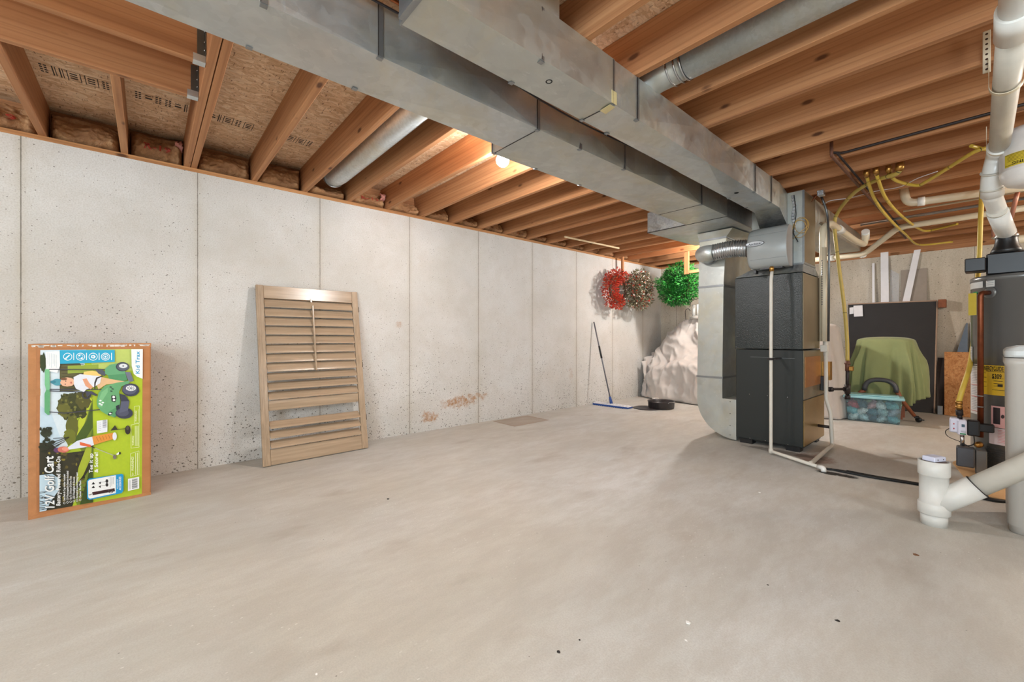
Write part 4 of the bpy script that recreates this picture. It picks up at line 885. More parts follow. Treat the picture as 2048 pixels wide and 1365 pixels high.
# ------------------------------------------------------------------ mop
mp = thing('dust_mop', 'dust mop with a blue frame and grey handle leaning on the long wall', 'mop', (-3.86, 5.3, 0))
hp = PZ(1217, 806, .035); tip = V((-4.09, 5.262, 1.285)); hd = V((-3.9, 5.31, .03))
ax = (PZ(1252, 815, 0) - PZ(1182, 806, 0)); ax.z = 0; L = ax.length; ax.normalize(); ay = V((-ax.y, ax.x, 0)); o0 = V((-4.085, 5.263, 0))
MM = Matrix(((ax.x, ay.x, 0, o0.x), (ax.y, ay.y, 0, o0.y), (0, 0, 1, 0), (0, 0, 0, 1)))
m = MB(); m.M = MM
def mf(a, b):
    x = L * a; y = (b - .5) * .13; return V((x, y, .022 + .012 * noise.noise(V((a * 40, b * 12, 1))) + .022 * math.sin(PI * b) ** .5 * min(1, min(a, 1 - a) * 12) ** .5))
m.grid(mf, 60, 12); m.box(.005, L - .005, -.06, .06, .0, .012); m.build('fibre_head', M['mopfib'], mp)
m = MB(); m.M = MM; m.cbox(.02, L - .015, -.074, -.060, .004, .026, .003); m.cbox(.02, L - .015, .06, .07, .004, .024, .003); m.cbox(L - .02, L + .004, -.07, .07, .004, .024, .003)
for k in range(14): m.box(.05 + k * (L - .1) / 14, .05 + k * (L - .1) / 14 + .012, -.082, -.073, .0, .02)
m.build('blue_frame', M['blueplas'], mp)
base = MM @ V((L * .50, 0, .03))
MB().tube([base, base + (tip - base) * .09], .016, 12, radii=[.026, .017]).build('socket', M['blueplas'], mp)
MB().tube([base + (tip - base) * .08, tip], .0105, 12).build('handle', plain('grey_handle', (112, 112, 118), .4, .3), mp)
MB().tube([base + (tip - base) * .55, base + (tip - base) * .70], .0145, 12).build('grip_sleeve', M['black'], mp)
# ------------------------------------------------------------------ enamel pan
pn = thing('metal_pan', 'low round dark speckled metal pan with wire handles on the floor before the drop cloth', 'pan', (-3.2, 5.68, 0))
PC = V((-3.20, 5.70, 0))
MB().lathe([(0, .002), (.165, .002), (.178, .012), (.185, .10), (.192, .105), (.190, .109), (.180, .104), (.172, .014), (0, .010)], PC, (0, 0, 1), 40, sx=1.0, sy=1.05).build('pan_body', M['enam'], pn)
for s_, a0 in ((1, 2.45), (-1, -.35)):
    u = V((math.cos(a0), math.sin(a0), 0)); w_ = V((-u.y, u.x, 0)); q = PC + u * .19
    MB().tube(fillet([q + w_ * .05 + V((0, 0, .085)), q + w_ * .05 + u * .03 + V((0, 0, .115)), q - w_ * .05 + u * .03 + V((0, 0, .115)), q - w_ * .05 + V((0, 0, .085))], .015), .004, 8).build('wire_handle', M['chrome'], pn)
m = MB()
for k in range(5): m.tube([PC + V((-.16 + .01 * k, -.1 + .05 * k, .098)), PC + V((.16 - .01 * k, -.08 + .05 * k, .10))], .003, 6)
m.build('wire_rack', M['iron'], pn)
tag(MB().lathe([(0, .001), (.19, .001), (.20, .006), (.19, .010), (.02, .012), (0, .012)], (-3.33, 5.53, 0), (0, 0, 1), 36).build('pan_lid', M['enam'], loc=(-3.33, 5.53, 0)), 'flat dark metal lid on the floor, partly under the speckled pan', 'lid')
# ------------------------------------------------------------------ wreaths and hanging blocks
o = MB().cbox(-4.02, -3.985, 5.885, 5.925, 2.07, JB + .12, .002).build('hanging_block', M['firZ'], loc=(-4.0, 5.9, 2.07)); tag(o, 'short upright board hanging from a joist above the red wreath', 'board')
t = thing('hanging_bracket', 'L-shaped wooden bracket hanging from the joists above the green wreath', 'bracket', (-3.15, 6.42, 1.98))
MB().cbox(-3.145, -3.075, 6.283, 6.321, 2.02, JB + .14, .002).build('upright', M['firZ'], t); MB().cbox(-3.075, -2.85, 6.285, 6.319, 2.03, 2.075, .002).build('arm', M['fir'], t)
def wreath(name, label, c, plane, R0, r0, nl, mats, seed, blade, arc=None):
    q = random.Random(seed); t = thing(name, label, 'wreath', (c[0], c[1], c[2] - R0 - r0), None); c = V(c)
    e1 = V((0, 1, 0)) if plane == 'x' else V((1, 0, 0)); nv = V((1, 0, 0)) if plane == 'x' else V((0, -1, 0)); e2 = V((0, 0, 1))
    ringp = [c + (e1 * math.cos(a) + e2 * math.sin(a)) * R0 for a in [2 * PI * k / 40 for k in range(41)]]
    MB().tube(ringp, .022, 8, cap=False).build('twig_ring', M['twig'], t)
    for pi, (mt, share) in enumerate(mats):
        m = MB()
        for k in range(int(nl * share)):
            a = q.uniform(0, 2 * PI)
            if arc: a = q.uniform(*arc)
            er = e1 * math.cos(a) + e2 * math.sin(a); b = q.uniform(0, 2 * PI); rad = r0 * q.random() ** .5 * (1 + .45 * noise.noise(V((math.cos(a) * 2.4, math.sin(a) * 2.4, seed))))
            p = c + er * R0 + (er * math.cos(b) + nv * math.sin(b)) * rad
            d = (er * math.cos(b) + nv * math.sin(b) + V((q.gauss(0, .5), q.gauss(0, .5), q.gauss(0, .5)))).normalized(); L_ = blade[0] * q.uniform(.6, 1.4)
            s_ = d.cross(V((q.gauss(0, 1), q.gauss(0, 1), q.gauss(0, 1)))).normalized() * blade[1] * q.uniform(.7, 1.3); up_ = d.cross(s_).normalized() * blade[1] * .5
            m.add([p, p + d * L_ * .45 + s_, p + d * L_, p + d * L_ * .45 - s_, p + d * L_ * .5 + up_], [(0, 1, 4), (1, 2, 4), (2, 3, 4), (3, 0, 4), (0, 3, 2, 1)])
        m.build((['foliage', 'orange_foliage', 'dried_foliage'] if name[0] == 'a' else ['foliage', 'berries', 'buds'] if name[0] == 'd' else ['foliage', 'inner_foliage'])[pi], mt, t)['kind'] = 'stuff'
    return t
wreath('autumn_wreath', 'orange-red leafy wreath hanging on the long wall near the corner', (-3.92, 5.66, 1.81), 'x', .21, .11, 1900, [(M['blade_red'], .72), (M['blade_or'], .24), (M['blade_br'], .04)], 4, (.038, .009), (PI * .3, PI * 1.6))
wreath('dried_wreath', 'dried grey-green wreath with red berries, beside the orange-red one', (-3.84, 6.13, 1.83), 'x', .19, .135, 3200, [(M['blade_br'], .8), (M['blade_red'], .09), (M['blade_wh'], .11)], 5, (.045, .010))
wreath('pine_wreath', 'bright green artificial pine wreath hanging in front of the back wall', (-3.32, 6.46, 1.88), 'y', .175, .17, 9000, [(M['pine'], .62), (M['pine2'], .38)], 6, (.05, .007))
tag(MB().tube([V((-3.657, 4.10, 2.352)), V((-3.60, 5.22, 2.352))], .012, 12).build('wooden_rod', plain('pale_dowel', (216, 190, 150), .5), loc=(-3.63, 4.6, 2.352)), 'thin pale wooden rod fixed flat under the joists near the long wall', 'rod')
# ------------------------------------------------------------------ draped furniture
def lerp(a, b, t): return a + (b - a) * t
def prof_eval(pts, t):
    L_ = [0]
    for a, b in zip(pts, pts[1:]): L_.append(L_[-1] + math.hypot(b[0] - a[0], b[1] - a[1]))
    d = t * L_[-1]
    for i in range(len(pts) - 1):
        if d <= L_[i + 1] or i == len(pts) - 2:
            k = (d - L_[i]) / (L_[i + 1] - L_[i]); return lerp(pts[i][0], pts[i + 1][0], k), lerp(pts[i][1], pts[i + 1][1], k)
df = thing('draped_furniture', 'large piece of furniture in the back corner under a cream canvas drop cloth', 'covered furniture', (-3.1, 6.8, 0))
PF = [(6.36, .012), (6.40, .25), (6.44, .46), (6.50, .50), (6.70, .53), (6.78, .60), (6.86, .80), (6.95, 1.0), (7.05, 1.10), (7.18, 1.12), (7.26, .95), (7.28, .5), (7.285, .02)]
def cf(a, b):
    x = lerp(-4.04, -2.46, a); y, z = prof_eval(PF, b)
    # left end sags down to the floor
    e = min(1, (x + 4.06) / .52); hs_ = .40 + .60 * (1 - (1 - e) ** 2.4); z *= hs_ * lerp(1.02, 1.20, min(1, (a) / .5)); y = lerp(lerp(6.62, 7.28, b), y, .35 + .65 * e)
    # folds falling from the upper left to the seat
    f = abs(math.sin(x * 4.2 + z * 4.5)) ** .6 * .07 + math.sin(x * 13 - z * 9 + 1) * .018 + noise.noise(V((x * 2.4, z * 2.4, y * 2))) * .07 + (.5 - abs(noise.noise(V((x * 3.5 + z * 2, z * 2.2 - x * 1.5, 4))))) ** 2 * .26 + (.5 - abs(noise.noise(V((x * 2 - z * 5, z * 2 + x * 5, 9))))) ** 3 * .3
    k = math.sin(PI * min(1, b * 1.02)) ** .4
    y -= f * k * (1.0 if b < .75 else .3); z += f * .4 * k
    y += .05 * math.sin(x * 9) * (1 - min(1, z / .3)) * .6
    return V((x, min(y, 7.30), max(.008, z)))
MB().grid(cf, 150, 110).build('drop_cloth', M['sheet'], df, solid=.006)
def cf2(a, b):   # flap of the cloth gathered at the left end
    y = lerp(6.50, 7.0, a); z = (1 - b) * lerp(.62, .78, a); x = -4.05 + .05 * math.sin(a * 12 + b * 2) + .06 * b + .03 * noise.noise(V((a * 5, b * 4, 3)))
    return V((x + .02, y, z + .006))
MB().grid(cf2, 40, 20).build('side_flap', M['sheet'], df, solid=.005)
ch = thing('candle_chandelier', 'wire chandelier with white candle sleeves lying on top of the cream drop cloth', 'chandelier', (-3.2, 7.0, 1.34))
CB = V((-3.30, 6.98, 1.345))
MB().lathe([(0, 0), (.13, .0), (.16, .02), (.14, .05), (.05, .07), (0, .07)], CB + V((.08, 0, 0)), (0, 0, 1), 28).build('centre_body', M['beige'], ch)
for dx in (-.02, .07, .17): MB().lathe([(.0, 0), (.028, .0), (.028, .19), (0, .19)], CB + V((dx, -.03 * (dx > 0), .06)), (0, 0, 1), 20).build('candle_sleeve', M['pvc'], ch)
m = MB()
m.tube(catmull([CB + V((-.16, 0, .0)), CB + V((-.17, 0, .15)), CB + V((-.12, 0, .19)), CB + V((-.08, 0, .15))]), .005, 8); m.tube(catmull([CB + V((-.09, 0, .22)), CB + V((-.06, 0, .31)), CB + V((.05, 0, .35)), CB + V((.16, 0, .33))]), .005, 8); m.tube([CB + V((-.15, 0, -.02)), CB + V((.12, 0, .02))], .006, 8)
m.build('wire_arm', M['iron'], ch)
d2_ = thing('draped_furniture', 'covered furniture behind the furnace, its pale drop cloth sloping down right of the pipes', 'covered furniture', (-1.775, 6.76, 0))
def cg(a, b):
    an = lerp(-PI, PI, a); cx, cy = -1.775, 6.76; t_ = b
    rr_ = lerp(1.0, .74, t_ ** 1.6) if t_ < .86 else lerp(.78, .0, (t_ - .86) / .14)
    z = lerp(0.01, 1.22, min(1, t_ / .88) ** .95) if t_ < .88 else 1.22 + .3 * (t_ - .88)
    f = 1 + .05 * math.sin(an * 7 + z) * (1 - t_ * .6) + .05 * noise.noise(V((an * 1.5, z * 2, 1)))
    sx, sy = .56, .29
    ca, sa = math.cos(an), math.sin(an); sg = lambda v: abs(v) ** .62 * (1 if v > 0 else -1)
    return V((cx + sg(ca) * sx * rr_ * f, cy + sg(sa) * sy * rr_ * f, z))
MB().grid(cg, 140, 50).build('drop_cloth', M['sheet'], d2_, solid=.006)
# ------------------------------------------------------------------ green sheet
gr = thing('draped_chair', 'seat-high object under an olive green sheet in front of the black board', 'covered furniture', (-.9, 7.25, 0))
def gg(a, b):
    an = 2 * PI * a; cx, cy = -.923, 7.32; ca, sa = math.cos(an), math.sin(an); sg = lambda v: abs(v) ** .55 * (1 if v > 0 else -1)
    if b < .25:
        k = b / .25; rx, ry = .277 * k, .19 * k; z = 1.05 - .035 * k ** 3; ff = 0
    else:
        k = (b - .25) / .75; rx = .277 + .055 * k ** .5 + .03 * k; ry = .19 + .06 * k ** .6; z = 1.015 - .035 * min(1, k * 8) - .74 * k + .06 * math.cos(an * 2) * k; ff = min(1, k * 3)
    f = 1 + ff * (.11 * math.sin(an * 11 + 1.5 * math.sin(an * 3) + k) + .05 * math.sin(an * 23 + k * 2) + .10 * noise.noise(V((ca * 2, sa * 2, k * 1.5)))) * (.7 + 1.1 * k)
    return V((cx + sg(ca) * rx * f, cy + sg(sa) * ry * f, z))
MB().grid(gg, 220, 50).build('green_sheet', M['green'], gr, solid=.005)
m = MB(); m.box(-1.10, -.74, 7.2, 7.44, .42, .46)
for x in (-1.08, -.78):
    for y in (7.2, 7.40): m.box(x, x + .035, y, y + .035, 0, .42)
m.build('legs_and_seat', M['brownwood'], gr)
# ------------------------------------------------------------------ wheeled stand behind the bin
ws = thing('wheeled_stand', 'stand with dark grey arched top and brown caster leg behind the bin', 'stand', (-.86, 7.0, 0))
A0 = PY(1729, 781, 6.985); A1 = PY(1793, 781, 6.985); AT = PY(1760, 760, 6.985).z; arch = []
for k in range(17):
    a = PI * k / 16; arch.append(V(((A0.x + A1.x) / 2 - (A1.x - A0.x) / 2 * math.copysign(abs(math.cos(a)) ** .8, math.cos(a)), 6.985, A0.z + (AT - A0.z) * math.sin(a) ** .8)))
MB().tube(arch, .026, 14, radii=[.028] * 17).build('arched_top', M['dkgrey'], ws)
MB().tube([A1, (-.74, 7.01, .28), (-.625, 7.09, .075)], .024, 12, radii=[.026, .024, .02]).build('leg', M['brownwood'], ws)
MB().tube([A0, (A0.x - .04, 6.99, .33), (-1.22, 7.02, .02)], .024, 12, radii=[.026, .024, .02]).build('leg', M['brownwood'], ws)
m = MB(); m.lathe([(0, -.014), (.028, -.014), (.032, -.008), (.032, .008), (.028, .014), (0, .014)], (-.59, 7.11, .033), (.3, .95, 0), 22); m.cbox(-.63, -.585, 7.08, 7.12, .05, .078, .004); m.box(-.575, -.54, 7.105, 7.118, .028, .04); m.build('caster', M['black'], ws)
# ------------------------------------------------------------------ blue storage bin
bn = thing('storage_bin', 'see-through plastic storage bin with pale aqua lid, full of clothes, before the green sheet', 'bin', (-.95, 6.85, 0))
bx0, bx1, by0, by1 = -1.215, -.675, 6.60, 6.90
ax0 = V((-1.21, 6.62, 0)); ax1 = V((-.70, 6.69, 0)); d = (ax1 - ax0).normalized(); e = V((-d.y, d.x, 0)); BMx = Matrix(((d.x, e.x, 0, ax0.x), (d.y, e.y, 0, ax0.y), (0, 0, 1, 0), (0, 0, 0, 1)))
m = MB(); m.M = BMx; m.hull2([V((.02, .02, .002)), V((.50, .02, .002)), V((.50, .25, .002)), V((.02, .25, .002))], [V((0, 0, .285)), V((.52, 0, .285)), V((.52, .27, .285)), V((0, .27, .285))]); m.build('bin_body', M['binbody'], bn, bevel=.012)
m = MB(); m.M = BMx; m.cbox(-.025, .545, -.02, .29, .288, .318, .008); m.cbox(.02, .50, .02, .25, .318, .332, .006); m.build('lid', M['binlid'], bn)
clo = [(222, 230, 234), (190, 214, 222), (60, 84, 104), (176, 196, 206), (110, 170, 186), (130, 190, 200), (226, 228, 228), (84, 128, 150), (170, 200, 208), (150, 160, 176), (196, 70, 84), (80, 100, 116), (206, 150, 156), (220, 226, 230), (120, 186, 196)]
q = random.Random(11)
for k in range(15):
    x = .08 + (k % 5) * .088 + q.uniform(-.01, .01); z = .045 + (k // 5) * .08 + q.uniform(-.005, .005)
    mm = MB(); mm.M = BMx
    def cl(a, b, x=x, z=z, k=k):
        th = 2 * PI * a; ph = PI * (b - .5); n_s = 1 + .35 * noise.noise(V((math.cos(th) * 2.5 + k, math.sin(th) * 2.5, ph * 2.5)))
        return V((x + .058 * math.cos(th) * math.cos(ph) * n_s, .135 + .105 * math.sin(th) * math.cos(ph), max(.008, min(.28, z + .05 * math.sin(ph) * n_s + .02 * math.cos(th) * math.cos(k * 2.1)))))
    mm.grid(cl, 40, 20); o = mm.build('folded_clothes', plain('cloth_%d' % k, clo[k], .9, 0, .3, 60), loc=BMx @ V((x, .13, z)))
    tag(o, 'crumpled garment seen through the storage bin side, %s layer, %s' % (['bottom', 'middle', 'top'][k // 5], ['at the left end', 'left of centre', 'in the centre', 'right of centre', 'at the right end'][k % 5]), 'clothes', 'clothes in the storage bin')
# ------------------------------------------------------------------ leaning boards at the back
def lean(name, label, cat, pts0, pts1, thick, mat, extra=None):
    """a board whose front face has foot points pts0 (left, right) and top points pts1"""
    a, b = V(pts0[0]), V(pts0[1]); c, d = V(pts1[1]), V(pts1[0]); nrm = (b - a).cross(c - b).normalized(); nrm = nrm if nrm.y < 0 else -nrm
    t = thing(name, label, cat, tuple((a + b) / 2)); k = -nrm * thick
    MB().hull2([a, b, c, d], [p + k for p in (a, b, c, d)]).build('panel', mat, t, bevel=.002); return t, nrm
z3 = lambda p, z: V((p[0], p[1], z))
t, nr = lean('boxed_frame', 'large flat frame covered in black fabric leaning on the back wall', 'frame', [(-1.40, 8.02, .012), (-.527, 8.10, .012)], [(-1.50, 8.38, 1.56), (-.520, 8.44, 1.552)], .045, M['darkfab'])
m = MB()
m.hull2([V((-1.505, 8.375, 1.562)), V((-.515, 8.435, 1.554)), V((-.515, 8.50, 1.554)), V((-1.505, 8.44, 1.562))], [V((-1.505, 8.38, 1.58)), V((-.515, 8.44, 1.572)), V((-.515, 8.505, 1.572)), V((-1.505, 8.445, 1.58))]); m.build('top_edge', plain('beige_edge', (158, 132, 112), .6), t)
m = MB(); m.hull2([V((-.526, 8.095, .01)), V((-.512, 8.097, .01)), V((-.512, 8.15, .01)), V((-.526, 8.15, .01))], [V((-.519, 8.435, 1.55)), V((-.505, 8.437, 1.55)), V((-.505, 8.49, 1.55)), V((-.519, 8.49, 1.55))]); m.build('side_edge', plain('beige_edge', (158, 132, 112), .6), t)
def onboard(u, v, off=.004): 
    a = V((-1.40, 8.02, .012)); c = V((0, 0, CAMH)); dd = V(_ray(u, v)); k = (a - c).dot(nr) / dd.dot(nr); return c + dd * k + nr * off
m = MB()
m.add([onboard(1699, 616), onboard(1707, 615), onboard(1707, 628), onboard(1699, 629)], [(0, 1, 2, 3)]); m.add([onboard(1707, 612), onboard(1725, 611), onboard(1726, 633), onboard(1708, 634)], [(0, 1, 2, 3)]); m.build('paper_tag', M['white'], t)
o = MB().cbox(-.50, -.42, 8.38, 8.50, 1.46, 1.575, .004).build('wood_offcut', plain('reddish_wood', (130, 72, 40), .6, 0, .2, 20), loc=(-.46, 8.44, 1.46)); tag(o, 'short reddish wood block sticking out at the top right of the black frame', 'wood block')
lean('dark_panel', 'dark brown narrow panel leaning between the black frame and the chipboard', 'panel', [(-.50, 8.10, .003), (-.40, 8.11, .003)], [(-.50, 8.33, .76), (-.40, 8.34, .76)], .012, plain('dark_hardboard', (58, 46, 40), .7))
o = MB().cbox(-.485, -.435, 8.03, 8.06, .0, .12, .003).build('metal_plate', M['seam'], loc=(-.46, 8.05, 0)); tag(o, 'small grey metal plate on the floor by the chipboard', 'plate')
t, n3 = lean('chipboard_panel', 'square orange oriented strand board panel leaning on the back wall left of the water heater', 'panel', [(-.42, 8.03, .003), (.28, 8.05, .003)], [(-.431, 8.25, .845), (.27, 8.27, .845)], .012, M['osb2'])
def onchip(x, z): return V((x, 8.036 + .262 * z + (x + .42) * .028 - .004, z))
m = MB()
for i, (x, z, a, b) in enumerate(((-.35, .30, .006, .16), (-.33, .32, .004, .14), (-.30, .32, .012, .14), (-.27, .32, .004, .12), (-.24, .32, .012, .13), (-.21, .32, .005, .14), (-.35, .295, .16, .006), (-.18, .30, .006, .15))):
    m.add([onchip(x, z), onchip(x + a, z), onchip(x + a, z + b), onchip(x, z + b)], [(0, 1, 2, 3)])
m.build('printed_stamp', ink((110, 66, 40), .8), t)
lean('white_trim_board', 'wide white trim board leaning behind the black frame, left one', 'board', [(-1.10, 8.37, .003), (-1.0, 8.37, .003)], [(-1.13, 8.52, 2.35), (-1.04, 8.52, 2.35)], .015, M['white'])
lean('white_trim_board', 'white trim board leaning behind the black frame with its top tilted right', 'board', [(-1.13, 8.37, .003), (-1.03, 8.37, .003)], [(-.755, 8.52, 2.33), (-.685, 8.52, 2.33)], .02, M['white'])
lean('white_trim_strip', 'thin white trim strip leaning behind the black frame, leftmost', 'board', [(-1.20, 8.37, .003), (-1.175, 8.37, .003)], [(-1.23, 8.52, 2.2), (-1.20, 8.52, 2.2)], .012, M['white'])
lean('grey_panel', 'grey-brown rectangular panel leaning on the back wall above the black frame', 'panel', [(-.90, 8.42, .003), (-.62, 8.42, .003)], [(-.90, 8.535, 2.05), (-.62, 8.535, 2.05)], .014, plain('grey_brown_panel', (148, 136, 124), .7))
lean('plastic_sheet', 'clear plastic sheet leaning beside the white trim boards', 'plastic sheet', [(-1.05, 8.45, .003), (-.93, 8.45, .003)], [(-1.02, 8.545, 2.08), (-.92, 8.545, 2.0)], .002, M['film'])
lean('white_trim_board', 'white board standing behind the chipboard beside the water heater', 'board', [(-.18, 8.36, .003), (-.05, 8.36, .003)], [(-.20, 8.53, 1.25), (-.05, 8.53, 1.25)], .02, M['white'])
lean('blue_grey_panel', 'narrow blue-grey pointed panel behind the chipboard', 'panel', [(-.50, 8.34, .003), (-.22, 8.34, .003)], [(-.235, 8.53, 1.24), (-.22, 8.53, 1.24)], .012, plain('slate_panel', (98, 112, 128), .4))
# ------------------------------------------------------------------ water heater
HC = V((.150, 4.90, 0)); HR = .262
wh = thing('water_heater', 'tall grey cylindrical gas water heater with a black blower on top at the right edge', 'water heater', (HC.x, HC.y, 0))
ZB = .03
MB().lathe([(HR - .01, ZB), (HR, ZB + .01), (HR, 1.455), (HR + .004, 1.457), (HR + .004, 1.488), (HR - .006, 1.497), (0, 1.505)], HC, (0, 0, 1), 72).build('tank', M['tank'], wh)
def hp_(ang, z, off=.002): a = math.radians(ang); return HC + V(((HR + off) * math.cos(a), (HR + off) * math.sin(a), z))
# bearing angle on the tank hit by a pixel column
def hang(u):
    d = V(_ray(u, 676.8)); d.z = 0; d.normalize(); c = V((0, 0, 0)) - V((HC.x, HC.y, 0)); b = c.dot(d); q_ = b * b - (c.length_squared - HR * HR)
    k = -b - math.sqrt(max(q_, 0)); p = d * k - V((HC.x, HC.y, 0)); a = math.degrees(math.atan2(p.y, p.x)); return a, k
def patch(m, u0, u1, z0, z1, off=.002, n=10):
    a0 = hang(u0)[0]; a1 = hang(u1)[0]
    m.smooth = True; m.grid(lambda a, b: hp_(lerp(a0, a1, a), lerp(z0, z1, b), off), n, 1); m.smooth = False
    return a0, a1
def zat(u, v):
    a, k = hang(u); d = V(_ray(u, v)); return CAMH + d.z / math.hypot(d.x, d.y) * k
def ptxt(m, s, u0, u1, vmid, h):
    a0 = hang(u0)[0]; a1 = hang(u1)[0]; z = zat((u0 + u1) / 2, vmid) - h / 2
    text_on(m, s, lambda x, y: hp_(lerp(a0, a1, x), z + y, .0045), 1.0, h)
def pline(m, u0, u1, v, wd, off=.0042): patch(m, u0, u1, zat((u0 + u1) / 2, v) - wd / 2, zat((u0 + u1) / 2, v) + wd / 2, off, 4)
m = MB(); m.use(ink((214, 178, 44))); patch(m, 1965.5, 2030, zat(1980, 790), zat(1980, 731), .003, 14)
m.use(ink((26, 24, 18))); ptxt(m, 'ENERGYGUIDE', 1967, 2008, 737.5, .034); ptxt(m, '$309', 1985, 2004, 753, .034); pline(m, 1966, 2014, 744, .003); pline(m, 1985, 2008, 758, .002)
for k in range(4): pline(m, 1967, 1974, 746 + k * 9, .003)
for k in range(3): pline(m, 1988, 2006, 763 + k * 5, .003)
pline(m, 1996, 2006, 772, .018); pline(m, 1985, 2010, 781, .003)
m.build('energy_label', None, wh)
m = MB(); m.use(ink((232, 230, 228))); patch(m, 1942.5, 1965, zat(1955, 829), zat(1955, 729), .003); m.use(ink((60, 60, 66))); pline(m, 1944, 1964, 731, .008)
m.use(ink((176, 178, 184)))
for k in range(26):
    if k not in (10, 17): pline(m, 1945, 1963 - (k * 7) % 5, 736 + k * 3.3, .004)
m.use(ink((196, 44, 40)))
for v in (770, 793, 822): pline(m, 1944, 1956, v, .004); pline(m, 1958.5, 1962.5, v + .5, .010)
m.build('warning_label', None, wh)
m = MB(); m.use(ink((228, 178, 178))); patch(m, 1983, 2030, zat(1995, 856), zat(1995, 813), .003, 14); m.use(ink((226, 214, 220))); patch(m, 1979, 2030, zat(1995, 890), zat(1995, 857), .003, 14)
m.use(ink((44, 36, 40))); patch(m, 1987, 2001, zat(1995, 849), zat(1995, 816), .004); m.use(ink((214, 140, 150)))
for k in range(9): pline(m, 1996 + k % 2, 2012, 862 + k * 3, .003)
m.use(ink((60, 44, 48))); ell_c = [(2006 + 3.5 * math.cos(a), 834 + 4 * math.sin(a)) for a in [2 * PI * k / 16 for k in range(16)]]
m.add([hp_(hang(u)[0], zat(u, v), .0045) for u, v in ell_c], [list(range(16))])
m.build('instruction_label', None, wh)
m = MB(); m.use(ink((206, 206, 202))); patch(m, 1941.8, 1966.5, zat(1955, 577), zat(1955, 563), .003); patch(m, 1973, 1990, zat(1982, 574), zat(1982, 555), .003); m.use(ink((120, 122, 124)))
for k in range(4): pline(m, 1975, 1988, 559 + k * 3.6, .003)
m.use(ink((226, 226, 222))); patch(m, 1942.0, 1945.8, zat(1944, 727), zat(1944, 694), .003, 4); m.use(ink((70, 70, 74)))
for k in range(14): pline(m, 1942.6, 1945.2, 696 + k * 2.2, .003)
m.build('rating_label', None, wh)
m = MB(); z0_, z1_ = zat(1995, 925), zat(1995, 899); 
for i in range(11):
    for j in range(7):
        u = 1975.5 + i * 3.6 + (j % 2) * 1.8; z = z0_ + (z1_ - z0_) * j / 6; a = hang(u)[0]; p = hp_(a, z, .0015); nn = V((math.cos(math.radians(a)), math.sin(math.radians(a)), 0)); s_ = V((-nn.y, nn.x, 0)) * .007; u_ = V((0, 0, .006))
        m.add([p - s_, p - u_, p + s_, p + u_], [(0, 1, 2, 3)])
m.build('air_vent_holes', ink((70, 70, 72)), wh)
MB().cbox(-.03, .40, 4.72, 5.10, 1.502, 1.66, .01).build('vent_blower', M['black'], wh)
p = PY(1947, 520, 4.75); MB().cbox(p.x - .045, -.03, 4.70, 4.86, 1.535, 1.635, .006).build('blower_box', M['black'], wh)
VT = V((.070, 4.80, 0))
MB().lathe([(.085, 1.66), (.075, 1.69), (.062, 1.72), (.056, 1.76), (.058, 1.80), (0, 1.80)], VT, (0, 0, 1), 32).build('vent_outlet', M['black'], wh)
MB().lathe([(.060, 1.775), (.062, 1.777), (.062, 1.792), (.060, 1.795)], VT, (0, 0, 1), 32).build('hose_clamp', M['chrome'], wh)
a, k = hang(1980); q0 = hp_(a, 1.36, 0); nn = (q0 - HC); nn.z = 0; nn.normalize()
tp = MB(); tq = q0 + nn * .075
q0.z = zat(1980, 586); top = q0.z
MB().tube(fillet([q0 + nn * .002, q0 + nn * .075, V((q0.x, q0.y, 0)) + nn * .075 + V((0, 0, .30))], .03), .0165, 16).build('relief_pipe', M['copperd'], wh)
MB().lathe([(.040, 0), (.042, .004), (.030, .008), (0, .008)], q0, nn, 24).build('pipe_collar', M['tank'], wh)
m = MB(); pe = q0 + nn * .075
for zq in (.52, .60): m.tube([V((pe.x, pe.y, zq)), V((pe.x, pe.y, zq + .008))], .019, 16)
m.build('pipe_strap', M['seam'], wh)
side = V((-nn.y, nn.x, 0))
if side.dot(V((C_, S_, 0))) > 0: side = -side
m = MB(); b0 = q0 + nn * .095 + side * .010; m.add([b0, b0 + side * .052, b0 + side * .052 - V((0, 0, .165)), b0 - V((0, 0, .165))], [(0, 1, 2, 3)]); m.build('yellow_tag', ink((196, 172, 60)), wh, solid=.001)
m = MB(); m.cbox(-.01, .01, -.01, .01, -.01, .01); MB().lathe([(0, 0), (.012, .004), (.012, .02), (0, .024)], q0 + nn * .075 + side * .02, side, 12).build('relief_valve', plain('green_valve', (52, 130, 84), .4), wh)
# gas control and burner box
def wp(u, v, dist):                      # point seen at a pixel, at a given ground distance
    d = V(_ray(u, v)); k = dist / math.hypot(d.x, d.y); return V((d.x * k, d.y * k, CAMH + d.z * k))
gp = wp(1920, 852, 4.60); rt = V((C_, S_, 0)); fw = V((-S_, C_, 0))
vd = V((gp.x, gp.y, 0)).normalized(); vr = V((vd.y, -vd.x, 0))
GM = Matrix(((vr.x, vd.x, 0, gp.x), (vr.y, vd.y, 0, gp.y), (0, 0, 1, gp.z), (0, 0, 0, 1)))
def gb(): m = MB(); m.M = GM; return m
gb().cbox(-.055, .0, -.04, .05, -.05, .055, .008).cbox(-.015, .035, -.055, .05, -.062, .05, .008).build('gas_control', plain('white_control', (218, 218, 234), .4), wh)
m = gb(); m.use(ink((60, 90, 110))); m.box(.008, .024, -.0565, -.0552, -.0, .02); m.use(ink((176, 40, 50))); m.box(-.035, -.028, -.0415, -.0402, .01, .02); m.box(-.035, -.028, -.0415, -.0402, -.025, -.015); m.use(ink((40, 130, 80))); m.box(.0, .03, -.0565, -.0552, -.055, -.046); m.use(ink((60, 60, 60))); m.box(.004, .03, -.0565, -.0552, -.03, -.028); m.box(.004, .03, -.0565, -.0552, -.038, -.036)
m.build('control_marks', None, wh)
